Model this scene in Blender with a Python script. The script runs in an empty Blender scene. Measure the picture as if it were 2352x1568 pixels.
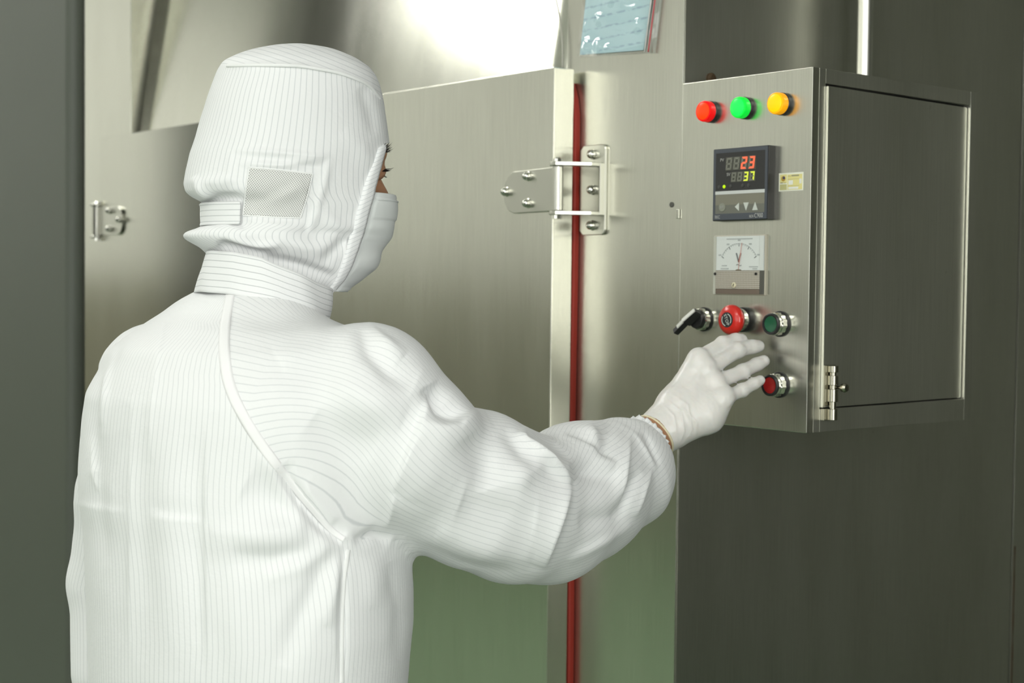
import bpy, bmesh, math, random
import numpy as np
from mathutils import Vector, Matrix
from mathutils.bvhtree import BVHTree

SC = bpy.context.scene
COL = SC.collection
random.seed(7); np.random.seed(7)

# ------------------------------------------------------------------ camera
CAM = np.array([1.4512, -1.5202, 1.45]); FPX = 3456.4
YAW, PITCH, ROLL = .8729, -.0372, .0109
def cam_axes():
    fw = np.array([-math.sin(YAW)*math.cos(PITCH), math.cos(YAW)*math.cos(PITCH), math.sin(PITCH)])
    r = np.array([math.cos(YAW), math.sin(YAW), 0.]); u = np.cross(r, fw)
    return r*math.cos(ROLL)+u*math.sin(ROLL), -r*math.sin(ROLL)+u*math.cos(ROLL), fw
CR, CU, CF = cam_axes()
cam = bpy.data.cameras.new('camera'); cam_o = bpy.data.objects.new('camera', cam); COL.objects.link(cam_o)
cam.sensor_width = 36; cam.lens = FPX*36/2352; cam.clip_start = .05
cam_o.matrix_world = Matrix(((CR[0], CU[0], -CF[0], CAM[0]), (CR[1], CU[1], -CF[1], CAM[1]), (CR[2], CU[2], -CF[2], CAM[2]), (0, 0, 0, 1)))
cam.dof.use_dof = True; cam.dof.focus_distance = 1.72; cam.dof.aperture_fstop = 6.3
SC.camera = cam_o; SC.cycles.use_light_tree = False

# ------------------------------------------------------------------ world, exposure
w = bpy.data.worlds.new('world'); SC.world = w; w.use_nodes = True
w.node_tree.nodes['Background'].inputs[0].default_value = (.5, .52, .5, 1)
w.node_tree.nodes['Background'].inputs[1].default_value = .3
SC.view_settings.view_transform = 'Standard'; SC.view_settings.look = 'None'
SC.view_settings.gamma = 1; SC.view_settings.use_curve_mapping = False
SC.view_settings.exposure = -.46
SC.cycles.max_bounces = 5; SC.cycles.diffuse_bounces = 2; SC.cycles.glossy_bounces = 3; SC.cycles.transmission_bounces = 4
SC.cycles.caustics_reflective = False; SC.cycles.caustics_refractive = False
Y0_W, X1_W = -5.4, 2.9
LAMP = 25.0          # emission of the ceiling panels
LIGHTS = [(2.2, -3.2), (1.6, -4.5), (-3.4, -.8), (-3.2, -2.1), (-4.35, -3.15)]
FILL_PANELS = [(-.7, Y0_W, 'y'), (.8, Y0_W, 'y'), (2.2, Y0_W, 'y'), (X1_W, -4.6, 'x'), (X1_W, -1.35, 'x')]     # added glowing panels, unseen behind the photographer, fill light on the worker
FILL_STRENGTH = {'y': 1.6, 'x': 8.6}      # side panels set stronger to brighten the worker's arm

# ------------------------------------------------------------------ helpers
def P(px, py, dep):
    d = CF+CR*((px-1176)/FPX)-CU*((py-784)/FPX)
    return CAM+d*dep
def proj(V):
    d = V-CAM; z = d@CF
    return 1176+FPX*(d@CR)/z, 784-FPX*(d@CU)/z, z

def tag(o, label=None, cat=None, group=None, kind=None):
    if label: o['label'] = label
    if cat: o['category'] = cat
    if group: o['group'] = group
    if kind: o['kind'] = kind
    return o
def empty(name, loc, label=None, cat=None, group=None):
    o = bpy.data.objects.new(name, None); COL.objects.link(o); o.location = loc
    o.empty_display_size = .05
    return tag(o, label, cat, group)
def put(o, parent):
    if parent is not None:
        o.parent = parent
        if parent.type == 'EMPTY':
            o.matrix_parent_inverse = Matrix.Translation(-Vector(parent.location))
def mesh_obj(name, verts, faces, mat, parent=None, smooth=False, uv=None, label=None):
    me = bpy.data.meshes.new(name)
    me.from_pydata([tuple(map(float, v)) for v in verts], [], [tuple(map(int, f)) for f in faces])
    me.update()
    if smooth: me.polygons.foreach_set('use_smooth', [True]*len(me.polygons))
    if uv is not None:
        l = me.uv_layers.new(name='UVMap'); l.data.foreach_set('uv', np.asarray(uv, np.float32).ravel())
    me.materials.append(mat)
    o = bpy.data.objects.new(name, me); COL.objects.link(o); put(o, parent)
    if label: o['label'] = label
    return o
def bm_obj(name, bm, mat, parent=None, smooth=None, label=None):
    me = bpy.data.meshes.new(name); bm.normal_update(); bm.to_mesh(me); bm.free()
    if smooth is not None:
        if smooth == True: me.polygons.foreach_set('use_smooth', [True]*len(me.polygons))
        else: me.polygons.foreach_set('use_smooth', [True]*len(me.polygons)); me.set_sharp_from_angle(angle=math.radians(smooth))
    me.materials.append(mat)
    o = bpy.data.objects.new(name, me); COL.objects.link(o); put(o, parent)
    if smooth is not None and smooth is not True:
        wn_ = o.modifiers.new('flat_faces', 'WEIGHTED_NORMAL'); wn_.weight = 100; wn_.keep_sharp = True
    if label: o['label'] = label
    return o
def bx(bm, x0, x1, y0, y1, z0, z1, bev=0, seg=2):
    r = bmesh.ops.create_cube(bm, size=1, matrix=Matrix.Translation(((x0+x1)/2, (y0+y1)/2, (z0+z1)/2)) @ Matrix.Diagonal((abs(x1-x0), abs(y1-y0), abs(z1-z0), 1)))
    if bev:
        es = list({e for v in r['verts'] for e in v.link_edges})
        bmesh.ops.bevel(bm, geom=es, offset=bev, segments=seg, affect='EDGES', profile=.5)
def box(name, x0, x1, y0, y1, z0, z1, mat, parent=None, bev=0, label=None, seg=2):
    bm = bmesh.new(); bx(bm, x0, x1, y0, y1, z0, z1, bev, seg)
    return bm_obj(name, bm, mat, parent, smooth=30 if bev else None, label=label)
def lathe(name, prof, c, mat, parent=None, axis='Y', seg=40, label=None, sharp=35, cap=True):
    """prof: list of (radius, t) with t measured outward along -Y (axis Y), +Z (axis Z) or +X (axis X) from c."""
    vs, fs = [], []
    n = len(prof)
    for r, t in prof:
        for k in range(seg):
            a = 2*math.pi*k/seg; p, q = r*math.cos(a), r*math.sin(a)
            if axis == 'Y': vs.append((c[0]+p, c[1]-t, c[2]+q))
            elif axis == 'X': vs.append((c[0]+t, c[1]+p, c[2]+q))
            else: vs.append((c[0]+p, c[1]+q, c[2]+t))
    for i in range(n-1):
        for k in range(seg):
            k2 = (k+1) % seg
            fs.append((i*seg+k, i*seg+k2, (i+1)*seg+k2, (i+1)*seg+k))
    if cap:
        fs.append(tuple(range(seg))[::-1]); fs.append(tuple((n-1)*seg+k for k in range(seg)))
    bm = bmesh.new(); vv = [bm.verts.new(v) for v in vs]
    for f in fs:
        bm.faces.new([vv[i] for i in f])
    bmesh.ops.recalc_face_normals(bm, faces=bm.faces[:])
    return bm_obj(name, bm, mat, parent, smooth=sharp, label=label)
def prism_xz(name, pts, y0, y1, mat, parent=None, bev=0, label=None):
    """polygon in the X-Z plane extruded from y0 (front, smaller) to y1"""
    bm = bmesh.new()
    a = [bm.verts.new((x, y0, z)) for x, z in pts]; b = [bm.verts.new((x, y1, z)) for x, z in pts]
    bm.faces.new(a); bm.faces.new(b[::-1])
    for i in range(len(pts)):
        j = (i+1) % len(pts); bm.faces.new((a[j], a[i], b[i], b[j]))
    bmesh.ops.recalc_face_normals(bm, faces=bm.faces[:])
    if bev: bmesh.ops.bevel(bm, geom=bm.edges[:], offset=bev, segments=1, affect='EDGES')
    return bm_obj(name, bm, mat, parent, smooth=30 if bev else None, label=label)
def tube(name, pts, rad, mat, parent=None, seg=8, closed=False, label=None):
    pts = [np.array(p, float) for p in pts]; n = len(pts)
    rad = rad if hasattr(rad, '__len__') else [rad]*n
    vs, fs = [], []; up = None
    for i, p in enumerate(pts):
        a = pts[(i-1) % n] if (i or closed) else p; b = pts[(i+1) % n] if (i < n-1 or closed) else p
        t = b-a; t /= np.linalg.norm(t)
        if up is None:
            up = np.cross(t, (0, 0, 1.)) if abs(t[2]) < .9 else np.cross(t, (1., 0, 0))
        up = up-t*(up@t); up /= np.linalg.norm(up); s = np.cross(t, up)
        for k in range(seg):
            q = 2*math.pi*k/seg; vs.append(p+rad[i]*(up*math.cos(q)+s*math.sin(q)))
    m = n if closed else n-1
    for i in range(m):
        for k in range(seg):
            j = (i+1) % n; k2 = (k+1) % seg
            fs.append((i*seg+k, i*seg+k2, j*seg+k2, j*seg+k))
    if not closed: fs += [tuple(range(seg))[::-1], tuple((n-1)*seg+k for k in range(seg))]
    return mesh_obj(name, vs, fs, mat, parent, True, label=label)
def text_obj(name, body, size, loc, mat, parent=None, rot=0., yrot=None, extrude=.00015, align='CENTER', sx=1., label=None):
    """raised lettering on a plane facing -Y"""
    cu = bpy.data.curves.new(name, 'FONT'); cu.body = body; cu.size = size; cu.extrude = extrude
    cu.align_x = align; cu.align_y = 'CENTER'; cu.resolution_u = 3
    t = bpy.data.objects.new(name+'_tmp', cu); COL.objects.link(t)
    dg = bpy.context.evaluated_depsgraph_get(); me = bpy.data.meshes.new_from_object(t.evaluated_get(dg))
    bpy.data.objects.remove(t); bpy.data.curves.remove(cu)
    M = Matrix.Translation(loc) @ Matrix.Rotation(rot, 4, 'Y') @ Matrix.Rotation(math.pi/2, 4, 'X') @ Matrix.Diagonal((sx, 1, 1, 1))
    me.transform(M); me.materials.clear(); me.materials.append(mat); me.name = name
    o = bpy.data.objects.new(name, me); COL.objects.link(o); put(o, parent)
    if label: o['label'] = label
    return o

# ------------------------------------------------------------------ materials
def mat_new(name):
    m = bpy.data.materials.new(name); m.use_nodes = True
    return m, m.node_tree, m.node_tree.nodes['Principled BSDF']
def simple(name, col, rough=.5, metal=0., spec=.5, emit=None, estr=1., coat=0., sss=0., trans=0., ior=1.45):
    m, nt, b = mat_new(name)
    b.inputs['Base Color'].default_value = (*col, 1); b.inputs['Roughness'].default_value = rough
    b.inputs['Metallic'].default_value = metal; b.inputs['Specular IOR Level'].default_value = spec
    b.inputs['Coat Weight'].default_value = coat; b.inputs['IOR'].default_value = ior
    b.inputs['Transmission Weight'].default_value = trans
    if sss:
        b.inputs['Subsurface Weight'].default_value = sss; b.inputs['Subsurface Radius'].default_value = (.02, .012, .008); b.inputs['Subsurface Scale'].default_value = .3
    if emit:
        b.inputs['Emission Color'].default_value = (*emit, 1); b.inputs['Emission Strength'].default_value = estr
        if estr < 2: m.cycles.emission_sampling = 'NONE'
    return m
def N(nt, t, **kw):
    n = nt.nodes.new(t)
    for k, v in kw.items(): setattr(n, k, v)
    return n
def L(nt, a, b): nt.links.new(a, b)
def noise(nt, vec, scale, detail=3, rough=.5):
    n = N(nt, 'ShaderNodeTexNoise'); n.inputs['Scale'].default_value = scale; n.inputs['Detail'].default_value = detail
    n.inputs['Roughness'].default_value = rough; L(nt, vec, n.inputs['Vector']); return n
def maprange(nt, v, a, b, c, d):
    n = N(nt, 'ShaderNodeMapRange'); L(nt, v, n.inputs['Value'])
    for k, q in zip(('From Min', 'From Max', 'To Min', 'To Max'), (a, b, c, d)): n.inputs[k].default_value = q
    return n.outputs['Result']
def steel(name, col=(.70, .70, .615), rough=.25, aniso=.6, brush=1., spots=True, rvar=.03):
    m, nt, b = mat_new(name)
    g = N(nt, 'ShaderNodeNewGeometry'); mp = N(nt, 'ShaderNodeMapping'); L(nt, g.outputs['Position'], mp.inputs['Vector'])
    mp.inputs['Scale'].default_value = (1, 1, .012)
    fine = noise(nt, mp.outputs['Vector'], 900, 2)
    mp2 = N(nt, 'ShaderNodeMapping'); L(nt, g.outputs['Position'], mp2.inputs['Vector']); mp2.inputs['Scale'].default_value = (1, 1, .22)
    blot = noise(nt, mp2.outputs['Vector'], 9, 4, .6)
    mixc = N(nt, 'ShaderNodeMix', data_type='RGBA'); L(nt, maprange(nt, blot.outputs['Fac'], .3, .7, 0, 1), mixc.inputs[0])
    mixc.inputs[6].default_value = (*[c*.95 for c in col], 1); mixc.inputs[7].default_value = (col[0]*1.04, col[1]*1.04, col[2]*1.05, 1)
    last = mixc.outputs[2]
    if spots:
        sp = noise(nt, g.outputs['Position'], 60, 2, .5); f = maprange(nt, sp.outputs['Fac'], .74, .80, 0, .2)
        mx = N(nt, 'ShaderNodeMix', data_type='RGBA'); L(nt, f, mx.inputs[0]); L(nt, last, mx.inputs[6]); mx.inputs[7].default_value = (.3, .29, .23, 1)
        last = mx.outputs[2]
    fb = N(nt, 'ShaderNodeMix', data_type='RGBA', blend_type='MULTIPLY'); fb.inputs[0].default_value = .5*brush
    gr = N(nt, 'ShaderNodeCombineColor'); v = maprange(nt, fine.outputs['Fac'], .3, .7, .86, 1.1)
    for i in range(3): L(nt, v, gr.inputs[i])
    L(nt, last, fb.inputs[6]); L(nt, gr.outputs[0], fb.inputs[7]); L(nt, fb.outputs[2], b.inputs['Base Color'])
    b.inputs['Metallic'].default_value = 1
    L(nt, maprange(nt, blot.outputs['Fac'], .3, .7, rough-rvar/2, rough+rvar/2), b.inputs['Roughness'])
    b.inputs['Anisotropic'].default_value = aniso
    tg = N(nt, 'ShaderNodeTangent', direction_type='RADIAL', axis='Z'); L(nt, tg.outputs[0], b.inputs['Tangent'])
    bp = N(nt, 'ShaderNodeBump'); bp.inputs['Strength'].default_value = .03*brush; bp.inputs['Distance'].default_value = .001
    L(nt, fine.outputs['Fac'], bp.inputs['Height']); L(nt, bp.outputs[0], b.inputs['Normal'])
    return m
def fabric(name, period=.0062, col=(.85, .87, .86), stripe=(.42, .46, .47), width=.09, amount=.42, rough=.62):
    m, nt, b = mat_new(name)
    uv = N(nt, 'ShaderNodeUVMap', uv_map='UVMap'); sx = N(nt, 'ShaderNodeSeparateXYZ'); L(nt, uv.outputs[0], sx.inputs[0])
    mu = N(nt, 'ShaderNodeMath', operation='MULTIPLY'); L(nt, sx.outputs['X'], mu.inputs[0]); mu.inputs[1].default_value = 1/period
    fr = N(nt, 'ShaderNodeMath', operation='FRACT'); L(nt, mu.outputs[0], fr.inputs[0])
    sb = N(nt, 'ShaderNodeMath', operation='SUBTRACT'); L(nt, fr.outputs[0], sb.inputs[0]); sb.inputs[1].default_value = .5
    ab = N(nt, 'ShaderNodeMath', operation='ABSOLUTE'); L(nt, sb.outputs[0], ab.inputs[0])
    f = maprange(nt, ab.outputs[0], width*.35, width, amount, 0.)
    mx = N(nt, 'ShaderNodeMix', data_type='RGBA'); L(nt, f, mx.inputs[0]); mx.inputs[6].default_value = (*col, 1); mx.inputs[7].default_value = (*stripe, 1)
    L(nt, mx.outputs[2], b.inputs['Base Color'])
    b.inputs['Roughness'].default_value = rough; b.inputs['Specular IOR Level'].default_value = .35
    b.inputs['Sheen Weight'].default_value = .15; b.inputs['Sheen Roughness'].default_value = .5
    g = N(nt, 'ShaderNodeNewGeometry'); n1 = noise(nt, g.outputs['Position'], 28, 4, .6)
    bp = N(nt, 'ShaderNodeBump'); bp.inputs['Strength'].default_value = .22; bp.inputs['Distance'].default_value = .006
    L(nt, n1.outputs['Fac'], bp.inputs['Height']); L(nt, bp.outputs[0], b.inputs['Normal'])
    return m

M = {}
M['steel'] = steel('brushed_steel')
M['steel_upper'] = steel('upper_sheet_steel', col=(.72, .72, .63), rough=.19, aniso=.1, rvar=.05)
M['steel_panel'] = steel('control_panel_steel', rough=.25, aniso=.6)
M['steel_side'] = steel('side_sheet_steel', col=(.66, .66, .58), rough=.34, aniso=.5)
M['chrome'] = simple('polished_steel', (.72, .72, .66), .14, 1)
M['hinge_steel'] = simple('hinge_steel', (.66, .66, .59), .30, 1)
M['latch'] = simple('latch_steel', (.40, .385, .31), .26, 1)
M['black_plastic'] = simple('black_plastic', (.018, .018, .018), .35)
M['gap_shade'] = simple('gap_shade', (.012, .012, .01), .9)  # near-black colour stands in for shade inside gaps and cavities
M['slate'] = simple('slate_plastic', (.075, .085, .10), .4)
M['display'] = simple('display_black', (.035, .035, .034), .35)
M['gasket'] = simple('red_silicone', (.36, .035, .02), .5)
M['sealant'] = simple('sealant', (.5, .5, .42), .5)
M['skin'] = simple('skin', (.42, .225, .125), .5, sss=.15)
M['hair'] = simple('hair', (.012, .009, .008), .5)
M['glove'] = simple('latex_glove', (.76, .75, .71), .30, sss=.2)
M['glove_roll'] = simple('latex_roll', (.78, .72, .5), .4)
M['mask'] = simple('mask_cloth', (.80, .84, .815), .8)
M['fabric'] = fabric('striped_fabric')
M['fabric_hood'] = fabric('striped_hood_fabric', period=.0058, amount=.46, width=.11)
M['fabric_collar'] = fabric('striped_collar_fabric', period=.0062, stripe=(.3, .33, .33), amount=.6)
M['fabric_trim'] = fabric('striped_trim_fabric', period=.0058, col=(.86, .88, .875), amount=.55)
M['fabric_plain'] = simple('plain_seam_tape', (.86, .88, .86), .6)
M['tape'] = simple('seam_tape', (.90, .91, .90), .6)
M['boot'] = simple('white_boot', (.75, .76, .74), .5)

# ------------------------------------------------------------------ room shell
def wall_mat(name, col, rough=.55, sc=3.):
    m, nt, b = mat_new(name); g = N(nt, 'ShaderNodeNewGeometry'); n = noise(nt, g.outputs['Position'], sc, 4)
    mx = N(nt, 'ShaderNodeMix', data_type='RGBA'); L(nt, n.outputs['Fac'], mx.inputs[0])
    mx.inputs[6].default_value = (*[c*.93 for c in col], 1); mx.inputs[7].default_value = (*[min(1, c*1.05) for c in col], 1)
    L(nt, mx.outputs[2], b.inputs['Base Color']); b.inputs['Roughness'].default_value = rough
    return m
M['floor'] = wall_mat('green_epoxy', (.13, .205, .12), .45)
M['ceiling'] = wall_mat('white_ceiling', (.82, .825, .80), .7)
M['wall'] = wall_mat('white_wall_panel', (.87, .87, .83), .5)
M['dado'] = wall_mat('olive_dado', (.24, .23, .17), .5)
M['dark_wall'] = wall_mat('dark_grey_wall', (.18, .188, .14), .6)
M['pillar'] = wall_mat('grey_green_panel', (.095, .107, .085), .5)
X0, X1, Y0, Y1, ZC = -6.2, 2.9, -5.4, 2.6, 4.0
def struct(name, x0, x1, y0, y1, z0, z1, mat, label, bev=0, parent=None):
    o = box(name, x0, x1, y0, y1, z0, z1, mat, parent, bev)
    if parent is None: tag(o, label, 'wall' if 'wall' in name else name.split('_')[0], kind='structure')
    return o
struct('floor', X0, X1, Y0, Y1, -.1, 0, M['floor'], 'green epoxy floor of the production room')
struct('ceiling', X0, X1, Y0, Y1, ZC, ZC+.1, M['ceiling'], 'white ceiling with long light panels')
struct('wall_back', X0, X1, Y0-.1, Y0, 0, ZC, M['wall'], 'white room wall behind the photographer')
struct('wall_far', X0, X1, Y1, Y1+.1, 0, ZC, M['dark_wall'], 'dark wall behind the oven')
struct('wall_right', X1, X1+.1, -.7, Y1, 0, ZC, M['dark_wall'], 'dark wall to the right of the oven')
struct('wall_side', X1, X1+.1, Y0, -.7, 0, ZC, M['wall'], 'white wall to the right of the photographer')
struct('wall_front', X0, -1.985, .04, .14, 0, ZC, M['wall'], 'white wall left of the oven')
struct('wall_left', X0-.1, X0, Y0, Y1, 0, ZC, M['wall'], 'white wall at the far left end of the room')
struct('trim_1', X0, X0+.03, Y0+.03, Y1, 0, 1.48, M['dado'], 'olive lower panelling on the far left wall')
struct('trim_2', X0+.03, -3.0, Y0, Y0+.03, 0, 1.48, M['dado'], 'olive lower panelling on the back wall')
# grey-green partition panel standing in front of the left end of the oven, its edge rounded
prof = [(-1.80, -.27), (-1.80, -.31), (-1.344, -.31)]+[(-1.344+.02*math.sin(math.pi*k/8), -.29-.02*math.cos(math.pi*k/8)) for k in range(1, 8)]+[(-1.344, -.27)]
bm = bmesh.new(); lo = [bm.verts.new((x, y, 0)) for x, y in prof]; hi = [bm.verts.new((x, y, ZC)) for x, y in prof]
bm.faces.new(lo[::-1]); bm.faces.new(hi)
for i in range(len(prof)):
    j = (i+1) % len(prof); bm.faces.new((lo[i], lo[j], hi[j], hi[i]))
bmesh.ops.recalc_face_normals(bm, faces=bm.faces[:])
o = bm_obj('wall_partition', bm, M['pillar'], smooth=40); tag(o, 'blurred grey-green partition panel at the left edge of the view', 'wall', kind='structure')
# ceiling lights
m_diff = simple('lamp_diffuser', (.9, .9, .9), .5, emit=(1, .99, .955), estr=LAMP)
for i, (x, y) in enumerate(LIGHTS):
    e = empty('ceiling_light', (x, y, ZC), 'long white ceiling light panel over the room, outside the view', 'ceiling light', 'ceiling lights')
    box('frame', x-.63, x+.63, y-.33, y+.33, ZC-.03, ZC-.0005, M['fabric_plain'], e, .004)
    box('diffuser', x-.6, x+.6, y-.3, y+.3, ZC-.036, ZC-.031, m_diff, e)

m_fill = {k: simple('fill_glow_'+k, (.8, .82, .82), .6, emit=(1, .995, .98), estr=q) for k, q in FILL_STRENGTH.items()}
m_frame = simple('window_frame', (.78, .79, .77), .4)
for i, (x, y, ax) in enumerate(FILL_PANELS):
    def wb(name, u0, u1, d0, d1, z0, z1, mat, par):
        return box(name, x+u0, x+u1, y+d0, y+d1, z0, z1, mat, par) if ax == 'y' else box(name, x-d1, x-d0, y+u0, y+u1, z0, z1, mat, par)
    wd_ = wb('window_%d' % (i+1), -.65, .65, .0005, .006, .75, 2.45, m_fill[ax], None)
    tag(wd_, 'added glowing fill light panel number %d of the wall behind the photographer' % (i+1), 'fill light panel', kind='structure')
    for u0, u1, z0, z1 in ((-.70, -.65, .70, 2.50), (.65, .70, .70, 2.50), (-.65, .65, 2.45, 2.50), (-.65, .65, .70, .75), (-.02, .02, .75, 2.45)):
        wb('window_frame', u0, u1, .0005, .04, z0, z1, m_frame, wd_)

cab = empty('blocker_cabinet', (2.65, -2.95, 0), 'tall dark grey-green cabinet added out of view to dim reflections in the steel', 'light blocker')  # added unseen: dims the bright wall mirrored in door edge and column
m_cab = simple('blocker_paint', (.16, .165, .13), .5)
box('body', 2.42, 2.895, -3.85, -2.05, 0.0005, 2.15, m_cab, cab, .004)
for y0 in (-3.84, -2.945):
    d_ = box('blocker_door', 2.40, 2.4195, y0, y0+.885, .08, 2.12, m_cab, cab, .003)
    yh = y0+.82 if y0 < -3 else y0+.065
    tube('handle', [(2.385, yh, 1.0), (2.375, yh, 1.02), (2.375, yh, 1.16), (2.385, yh, 1.18), (2.4005, yh, 1.18)], .006, M['chrome'], d_, 8)

# ------------------------------------------------------------------ the oven
oven = empty('drying_oven', (-.9, .5, 0), 'large stainless steel drying oven with a hinged door and red gasket', 'oven')
FX0 = -1.98
box('frame_column', -.2399, 0, 0, .003, 0, 2.5, M['steel'], oven, .0015, label='tall steel front column right of the door')
# upper front panel, a thin sheet bowed slightly between its edges
vs, fs = [], []; nx, nz = 24, 10
for iz in range(nz+1):
    for ix in range(nx+1):
        s = ix/nx; t = iz/nz
        vs.append((-1.70+s*(1.70-.2425), -.004+.14*t-.003*math.sin(math.pi*s), 1.62+t*.88))
for iz in range(nz):
    for ix in range(nx):
        a = iz*(nx+1)+ix; fs.append((a, a+1, a+nx+2, a+nx+1))
o = mesh_obj('upper_panel', vs, fs, M['steel_upper'], oven, True, label='bright brushed sheet above the door')
so = o.modifiers.new('s', 'SOLIDIFY'); so.thickness = .003; so.offset = -1
box('frame_left', FX0, -1.7005, 0, .17, 0, 2.5, M['steel'], oven, .0015)
box('frame_lower', -1.703, -.2405, .005, .03, 0, .4, M['steel'], oven)
box('cavity_back', -1.703, -.2405, .16, .165, .4, 2.5, M['gap_shade'], oven)
# side sheets
box('side_panel', -.03, 0, .0031, .850, 0, 2.5, M['steel_side'], oven, .001, label='dark steel side sheet behind the control box')
box('side_panel', -.03, 0, .8545, 1.6, 0, 2.5, M['steel_side'], oven, .001, label='rear steel side sheet at the right edge')
box('seam_shade', -.03, -.004, .850, .8545, 0, 2.5, M['gap_shade'], oven)  # black strip: shade of the open seam put into colour
lathe('grommet', [(.009, 0), (.009, .003), (.006, .006), (.001, .0065)], (0, .055, 1.742), simple('rust_brown', (.07, .045, .02), .8), oven, 'X', 16)
tube('rust_streak', [(.0004, .860, z) for z in np.linspace(.70, 1.0, 12)], [.0012*(.4+.6*abs(math.sin(5*i))) for i in range(12)], simple('rust', (.06, .028, .008), .9), oven, 6)
tube('sealant_bead', [(-.2405-.02*((z-1.79)/.1)**2 if z > 1.79 else -.2405, -.0085, z) for z in np.linspace(1.772, 1.92, 16)], .0013, M['sealant'], oven, 6)
lathe('rivet', [(.0038, 0), (.0038, .001), (.003, .0018), (.0005, .002)], (-.0181, 0, 1.5648), simple('dark_rivet', (.10, .10, .085), .6), oven, seg=16)
box('catch', -.0062, -.0008, -.004, -.0003, 1.545, 1.558, M['hinge_steel'], oven, .0006)
# door
DX0, DX1, DY, DZ = -1.7485, -.2091, -.0531, 1.7707
door = box('door', DX0, DX1, DY, -.0125, .32, DZ, M['steel'], oven, .0022, label='wide brushed steel oven door', seg=2)
# gasket strip along the right edge of the door, a little wavy at its top end
def gasket_pts():
    v, f = [], []
    zs = np.linspace(.35, 1.752, 60)
    for i, z in enumerate(zs):
        b = -.2075+.0012*math.sin(z*9)-.012*max(0, (z-1.70)/.052)**2
        for x, y in ((b-.02, -.0123), (b-.001, -.0123), (b, -.0095), (b, -.003), (b-.001, -.0006), (b-.02, -.0006)): v.append((x, y, z))
    for i in range(len(zs)-1):
        for k in range(6):
            a = i*6+k; c = i*6+(k+1) % 6; f.append((a, c, c+6, a+6))
    f += [tuple(range(6))[::-1], tuple((len(zs)-1)*6+k for k in range(6))]
    return v, f
v, f = gasket_pts(); mesh_obj('gasket', v, f, M['gasket'], door, label='red silicone gasket strip')
box('gasket', DX0+.02, DX1-.03, -.0123, -.0006, DZ-.05, DZ-.02, M['gasket'], door)
# hinges
def bolt(parent, x, y, z, r=.0062):
    lathe('bolt', [(r*1.15, 0), (r*1.15, .0012), (r, .0015), (r, .006), (r*.86, .0085), (r*.5, .0108), (r*.1, .0115)], (x, y, z), M['chrome'], parent, seg=14, sharp=60)
def hinge(xk, zc, s):
    """xk: knuckle x; s=+1 door leaf reaches to -x, -1 to +x"""
    h = empty('door_hinge', (xk, 0, zc))
    h.parent = oven; h.matrix_parent_inverse = Matrix.Translation(-Vector(oven.location))
    def part(o): return o
    yl = DY-.0005
    # leaf with rounded far end
    pts = []
    Lx = .122; hh = .032
    for k in range(9):
        a = math.pi/2*k/8; pts.append((-Lx+.026-.026*math.cos(a)*1.0, -hh+.032-.032*1.0*math.cos(a)*0-.032+.020*(1-math.sin(a))*0))
    pts = [(0, hh), (-Lx+.022, hh*.93), (-Lx+.010, hh*.72), (-Lx+.003, hh*.4), (-Lx, 0), (-Lx+.003, -hh*.5), (-Lx+.010, -hh*.85), (-Lx+.024, -hh*1.03), (0, -hh)]
    P2 = [(xk+s*x, zc+z) for x, z in pts]
    prism_xz('leaf', P2, yl-.005, yl, M['hinge_steel'], h, .0008)
    for x, z in ((-.112, .0), (-.062, .021), (-.062, -.019)): bolt(h, xk+s*x, yl-.005, zc+z)
    ky = yl-.008
    # knuckle barrel and pin
    lathe('knuckle', [(.0075, -hh), (.0082, -hh+.001), (.0082, hh-.001), (.0075, hh)], (xk+s*.006, ky, zc), M['hinge_steel'], h, 'Z', 20)
    lathe('pin', [(.0062, -hh-.012), (.0062, -hh-.0065), (.003, -hh-.006), (.003, hh+.006), (.0065, hh+.0065), (.0065, hh+.011), (.004, hh+.013)], (xk+s*.006, ky, zc), M['chrome'], h, 'Z', 8)
    # bracket plate on the frame
    px0, px1 = xk+s*.004+s*-.012, xk+s*.046
    a, b = min(px0, px1), max(px0, px1)
    r = .007; zt, zb = zc+.066, zc-.066
    pp = [(a+r, zt), (b-r, zt), (b-r*.3, zt-r*.3), (b, zt-r), (b, zb+r), (b-r*.3, zb+r*.3), (b-r, zb), (a+r, zb), (a, zb+r), (a, zt-r)]
    prism_xz('bracket_plate', pp, -.005, -.0003, M['hinge_steel'], h, .0008)
    xr = xk+s*.042
    prism_xz('web', [(xr, zc+hh+.006), (xr+s*.004, zc+hh+.006), (xr+s*.004, zc-hh-.006), (xr, zc-hh-.006)], -.015, -.0052, M['hinge_steel'], h, .0006)
    for zz in (zc+hh+.0035, zc-hh-.0035):
        bm = bmesh.new(); q = []
        for k in range(11):
            t = math.pi*(k/10); q.append((xk+s*(.006-.0125*math.sin(t)), ky-.0125*math.cos(t)*1.0))
        q = [(xr+s*.002, -.006)]+[(xr+s*.002, -.030)]+[(xk+s*.014, ky-.012)]+[(xk+s*(.006-.0125*math.sin(math.pi*k/8)), ky-.012*math.cos(math.pi*k/8)) for k in range(9)]+[(xk+s*.02, -.0125*1.6), (xk+s*.026, -.006)]
        A = [bm.verts.new((x, y, zz-.0028)) for x, y in q]; B = [bm.verts.new((x, y, zz+.0028)) for x, y in q]
        bm.faces.new(A); bm.faces.new(B[::-1])
        for i in range(len(q)):
            j = (i+1) % len(q); bm.faces.new((A[i], A[j], B[j], B[i]))
        bmesh.ops.recalc_face_normals(bm, faces=bm.faces[:]); bmesh.ops.bevel(bm, geom=bm.edges[:], offset=.0007, segments=1, affect='EDGES')
        bm_obj('arm', bm, M['hinge_steel'], h, 30)
    for z in (.052, 0, -.052): bolt(h, xk+s*.021, -.005, zc+z, .0066)
    return h
h1 = hinge(-.1945, 1.5915, 1); h1['label'] = 'bolted steel hinge joining door and front column'
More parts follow.
